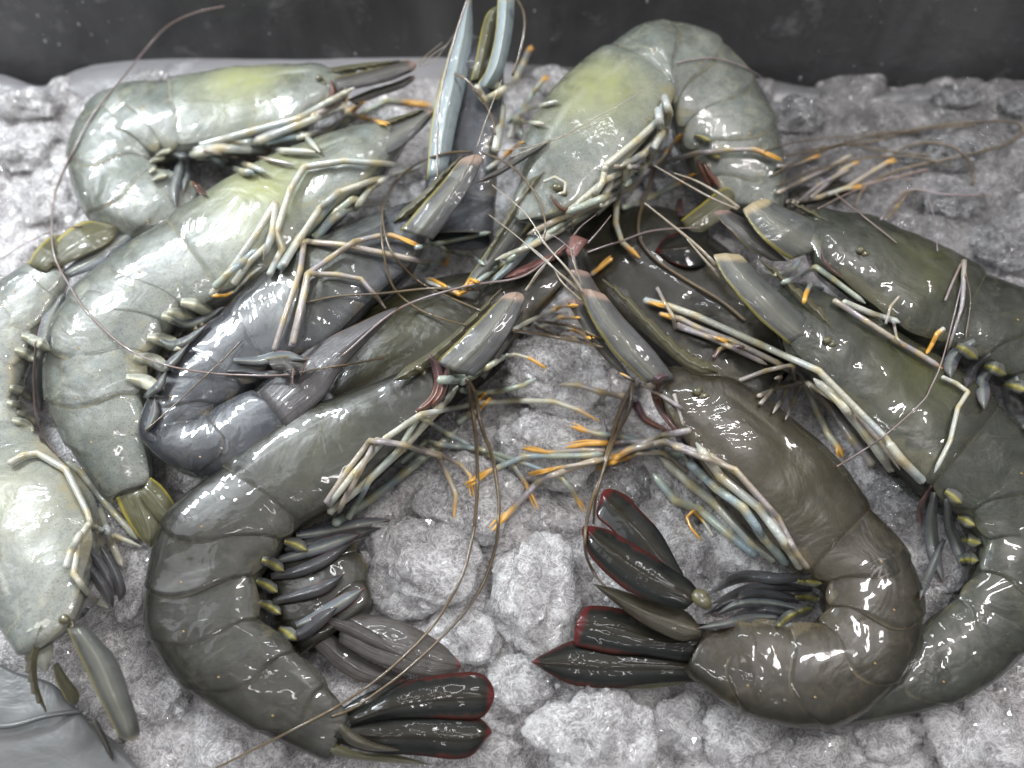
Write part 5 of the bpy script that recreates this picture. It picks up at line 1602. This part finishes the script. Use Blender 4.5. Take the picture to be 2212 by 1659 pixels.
# ------------------------------------------------------------------ water drops on the steel wall
dv, df = [], []
for _ in range(80):
    x = rng.random() * 2212
    y = rng.random() * 190 - 5
    if 900 < x < 1700 and rng.random() < 0.6:
        continue
    if rng.random() < 0.35:
        x = rng.random() * 260
    d = ray(x, y)
    n_ = np.array([0, -13.2, 3.0])
    n_ /= np.linalg.norm(n_)
    w0 = np.array([0, 12.6, -2.2])
    t = np.dot(w0 - cam_pos, n_) / np.dot(d, n_)
    c = cam_pos + d * t
    rr_ = 0.015 + 0.05 * rng.random() ** 3
    v = IVd * rr_ * np.array([1, 0.6, 1.3 + rng.random()]) + c
    if len(dv) == 0:
        pass
    dv.append((v, len(v)))
vv = np.vstack([q[0] for q in dv])
ff = []
o_ = 0
for q, k in dv:
    ff += [tuple(i + o_ for i in f) for f in IFd]
    o_ += k
m, nt, N, L, B = mat('water_drop')
B.inputs['Base Color'].default_value = (0.8, 0.82, 0.85, 1)
B.inputs['Roughness'].default_value = 0.05
B.inputs['Transmission Weight'].default_value = 0.6
B.inputs['IOR'].default_value = 1.33
dr = make('water_drops', vv, ff, m, None, None, False)
dr['kind'] = 'stuff'

# ------------------------------------------------------------------ plastic film at the bottom left
m, nt, N, L, B = mat('clear_film')
B.inputs['Base Color'].default_value = (0.15, 0.155, 0.155, 1)
B.inputs['Roughness'].default_value = 0.42
B.inputs['Transmission Weight'].default_value = 0.15
B.inputs['Coat Weight'].default_value = 0.1
c_ = mixc(N, L, ramp(N, L, nse(N, L, 40, 5, 0.6, 0.8), [(0.4, (0, 0, 0)), (0.7, (1, 1, 1))]), (0.12, 0.125, 0.125), (0.19, 0.19, 0.19))
L.new(c_, B.inputs['Base Color'])
L.new(bump(N, L, nse(N, L, 60, 4, 0.6, 0.8), 0.0015, 0.5), B.inputs['Normal'])
M['film'] = m
fl = leaf(None, 'plastic_film', 'D -60,1400 30,1450 110,1475 160,1525 165,1545', 'D -80,1800 60,1800 230,1760 320,1700 250,1600', 'film', z=[0.9, 0.9, 0.8, 0.6], dome=0.15, keel=0, thick=0.02, nu=30, nv=40, tipround=0.0)
fl['label'] = 'smooth grey clear plastic film over the ice in the bottom left corner'
fl['category'] = 'plastic film'
fl2 = leaf(None, 'plastic_film', 'D -60,1560 20,1560 100,1540 170,1530 ', 'D -60,1575 20,1575 100,1553 175,1540', 'film', z=[1.25, 1.25, 1.2, 0.9], dome=0.05, keel=0, thick=0.02, tipround=0.0)
fl2.name = 'film_fold'
fl2.parent = fl
fl2.matrix_parent_inverse = WINV(fl)
print('objects', len(bpy.data.objects))
